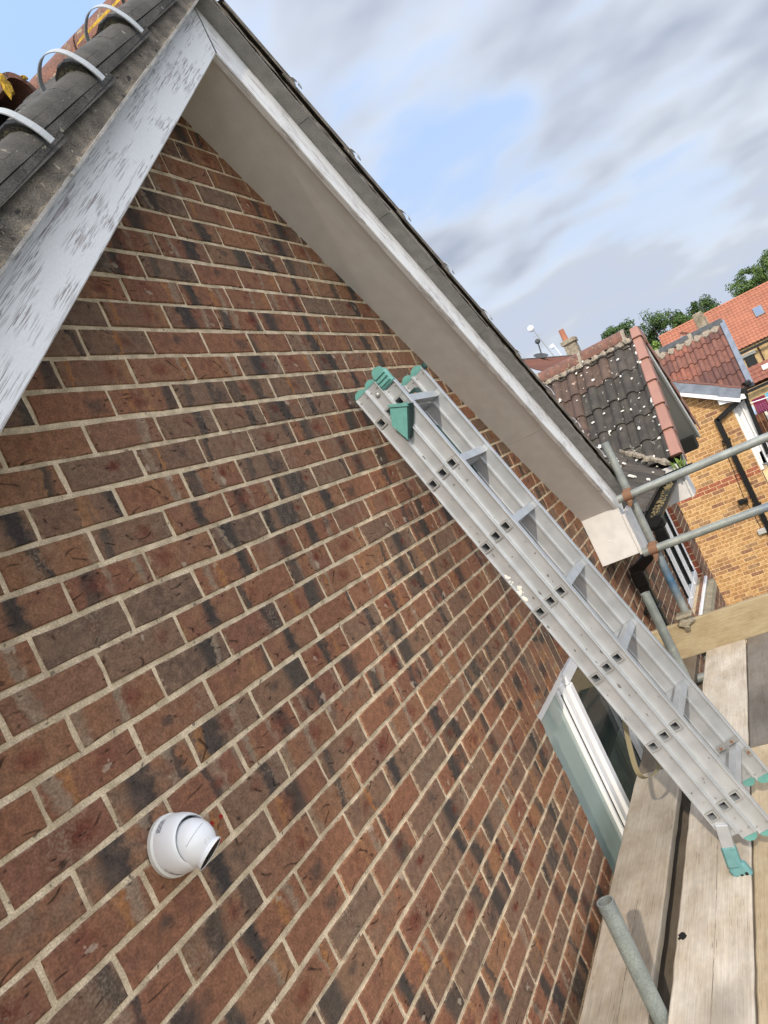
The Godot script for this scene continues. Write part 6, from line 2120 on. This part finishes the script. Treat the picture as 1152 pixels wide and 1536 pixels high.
# ------------------------------------------------------------------ security camera
func security_camera():
	var c = Vector3(-0.260, -0.829, 0.0)
	var C = thing("security_camera", c, "white dome security camera screwed to the brick wall, lens facing right", "security camera")
	var m = MB.new()
	var out = Transform3D(MB.frame(Vector3(0, 0, 1)), c)
	var R = 0.0555
	m.lathe([Vector2(R - 0.002, 0.0), Vector2(R, 0.002), Vector2(R, 0.010), Vector2(R - 0.0022, 0.0125), Vector2(R - 0.004, 0.013)], out, 64)
	part("base_ring", m, mats.dome_ring, C)
	m = MB.new()
	m.lathe([Vector2(R - 0.0035, 0.0125), Vector2(R - 0.0030, 0.017), Vector2(R - 0.0032, 0.027), Vector2(R - 0.0042, 0.037), Vector2(R - 0.0062, 0.047), Vector2(R - 0.0092, 0.055), Vector2(R - 0.0116, 0.0592), Vector2(R - 0.0130, 0.0602), Vector2(R - 0.0142, 0.0597), Vector2(R - 0.0146, 0.056)], out, 64)
	part("shell", m, mats.dome, C)
	# eyeball turned down and to the right
	var e = c + Vector3(0.002, -0.006, 0.052)
	var d = Vector3(0.12, -0.79, 0.60).normalized()
	m = MB.new()
	var ex = Transform3D(MB.frame(d), e)
	var pr = []
	for i in 17:
		var a = PI * (0.16 + 0.605 * i / 16.0)
		pr.append(Vector2(sin(a) * 0.0418, -cos(a) * 0.0418))
	pr.append(Vector2(0.0298, 0.0318)); pr.append(Vector2(0.0308, 0.0345)); pr.append(Vector2(0.0318, 0.0372)); pr.append(Vector2(0.0318, 0.0386)); pr.append(Vector2(0.0306, 0.0390)); pr.append(Vector2(0.0300, 0.0378))
	m.lathe(pr, ex, 56)
	part("eyeball", m, mats.dome, C)
	m = MB.new()
	m.lathe([Vector2(0.0303, 0.0380), Vector2(0.012, 0.0380), Vector2(0.0, 0.0380)], ex, 40)
	part("lens_window", m, mats.lens, C)
	m = MB.new()
	m.lathe([Vector2(0.0115, 0.0379), Vector2(0.0115, 0.0400), Vector2(0.0085, 0.0405), Vector2(0.0075, 0.0388), Vector2(0.0, 0.0382)], ex, 24)
	part("lens_ring", m, mats.lens_ring, C)
	# grey seam where the eyeball leaves the shell, and the joint across it
	m = MB.new()
	var pts = []
	for i in 49: pts.append(out * Vector3(cos(TAU * i / 48.0) * 0.0415, sin(TAU * i / 48.0) * 0.0415, 0.0596))
	m.pipe(pts, 0.0010, 6, false)
	part("seam", m, mats.seam, C)
	pts = []
	for i in 15:
		var a = lerpf(0.15, 1.25, i / 14.0)
		pts.append(e + (Vector3(-0.72, 0.1, 0.3).normalized() * cos(a) + Vector3(0.55, 0.55, 0.62).normalized() * sin(a)).normalized() * 0.0419)
	part("seam", pipe_of(pts, 0.0004), mats.seam, C)
	# two raised strokes on the eyeball
	m = MB.new()
	var ud = (ex.basis * Vector3(-0.35, 0.9, 0)).normalized()
	for q in [[-0.12, 0.55], [-0.05, 0.50], [0.04, 0.55]]:
		var rr = (ud + ex.basis.x * q[0] * 2.0).normalized()
		var p0 = e + (rr * cos(q[1]) + d * sin(q[1])) * 0.0420
		var p1 = e + (rr * cos(q[1] + 0.13) + d * sin(q[1] + 0.13)) * 0.0420
		m.pipe([p0, p1], 0.0007, 6)
	part("emblem", m, mats.upvc_dirty, C)
	# maker's lettering round the lower side and the grey data plate, as on the shell
	var word = "*LOMAWOL"
	for i in word.length():
		var a = deg_to_rad(203.0 + i * 5.2)
		shell_glyph(C, c, a, R - 0.0031, 0.0185 + i * 0.0012, word[i], 0.0052, mats.ink, "letter")
	for i in 9:
		var a = deg_to_rad(128.0 - i * 3.2)
		m = MB.new()
		for r in 3:
			var q = shell_frame(c, a, R - 0.0026, 0.020 + r * 0.0042)
			m.box(q, Vector3(0.0022, 0.0024 if (i + r) % 3 else 0.0012, 0.0002))
		part("data_plate", m, mats.ink if i < 3 else mats.ink_grey, C)
	# cable-side gasket, a black disc behind the base
	m = MB.new()
	m.tube(c + Vector3(0, 0, -0.004), c + Vector3(0, 0, 0.0015), R - 0.003, 48)
	part("gasket", m, mats.rubber, C)

func pipe_of(pts, r) -> MB:
	var m = MB.new()
	m.pipe(pts, r, 5)
	return m

func shell_frame(c: Vector3, a: float, r: float, z: float) -> Transform3D:
	var n = Vector3(cos(a), sin(a), 0)
	var x = Vector3(-sin(a), cos(a), 0)
	var y = n.cross(x)
	return Transform3D(Basis(x, y, n), c + n * r + Vector3(0, 0, z))

func shell_glyph(C, c, a, r, z, ch, size, mat, nm):
	var t = TextMesh.new()
	var f = SystemFont.new()
	f.font_names = PackedStringArray(["Droid Sans"])
	t.font = f
	t.text = ch
	t.font_size = 32
	t.pixel_size = size / 24.0
	t.depth = 0.0003
	var o = MeshInstance3D.new()
	o.name = nm
	o.mesh = t
	o.material_override = mat
	C.add_child(o, true)
	var q = shell_frame(c, a, r, z)
	o.transform = Transform3D(q.basis, q.origin - wpos(C))

func small_things():
	# red wall plugs left in three drilled holes
	var k = 0
	for p in [Vector3(-0.124, -0.852, 0), Vector3(-0.152, -0.850, 0), Vector3(-0.153, -0.886, 0)]:
		var m = MB.new()
		m.lathe([Vector2(0.0020, -0.012), Vector2(0.0022, 0.0012), Vector2(0.0042, 0.0016), Vector2(0.0044, 0.0), Vector2(0.0044, -0.012)], Transform3D(MB.frame(Vector3(0, 0, 1)), p + Vector3(0, 0, 0.0012)), 16)
		m.tube(p + Vector3(0, 0, -0.01), p + Vector3(0, 0, 0.0008), 0.0021, 10)
		var lab = ["upper right red wall plug in the dark brick beside the camera", "upper left red wall plug, closest to the top of the camera", "lower red wall plug beside the camera's lens"][k]
		single("wall_plug", m, mats.red_plastic, p, lab, "wall plug", "red wall plugs beside the camera")
		k += 1
	# webbing strap looped below the ladder
	var pts = [Vector3(1.60, -1.46, 0.315), Vector3(1.525, -1.54, 0.308), Vector3(1.46, -1.62, 0.303), Vector3(1.435, -1.68, 0.302), Vector3(1.45, -1.715, 0.308), Vector3(1.49, -1.735, 0.325), Vector3(1.54, -1.735, 0.345), Vector3(1.57, -1.71, 0.360), Vector3(1.575, -1.66, 0.366)]
	var cv = Curve3D.new()
	for i in pts.size():
		var tg = (pts[mini(i + 1, pts.size() - 1)] - pts[maxi(i - 1, 0)]) * 0.18
		cv.add_point(pts[i], -tg, tg)
	var bp = cv.tessellate(4, 3)
	var m = MB.new()
	for i in bp.size() - 1:
		var a = bp[i]; var b = bp[i + 1]
		var w = Vector3(-0.25, 0.15, 0.95).normalized() * 0.0105
		var nn = (b - a).cross(w).normalized() * 0.001
		m.quad(a - w + nn, b - w + nn, b + w + nn, a + w + nn); m.quad(a - w - nn, a + w - nn, b + w - nn, b - w - nn)
		m.quad(a + w - nn, a + w + nn, b + w + nn, b + w - nn); m.quad(a - w + nn, a - w - nn, b - w - nn, b - w + nn)
	single("webbing_strap", m, mats.strap, Vector3(1.5, -1.735, 0.32), "beige webbing strap looped behind the ladder above the deck board", "strap")
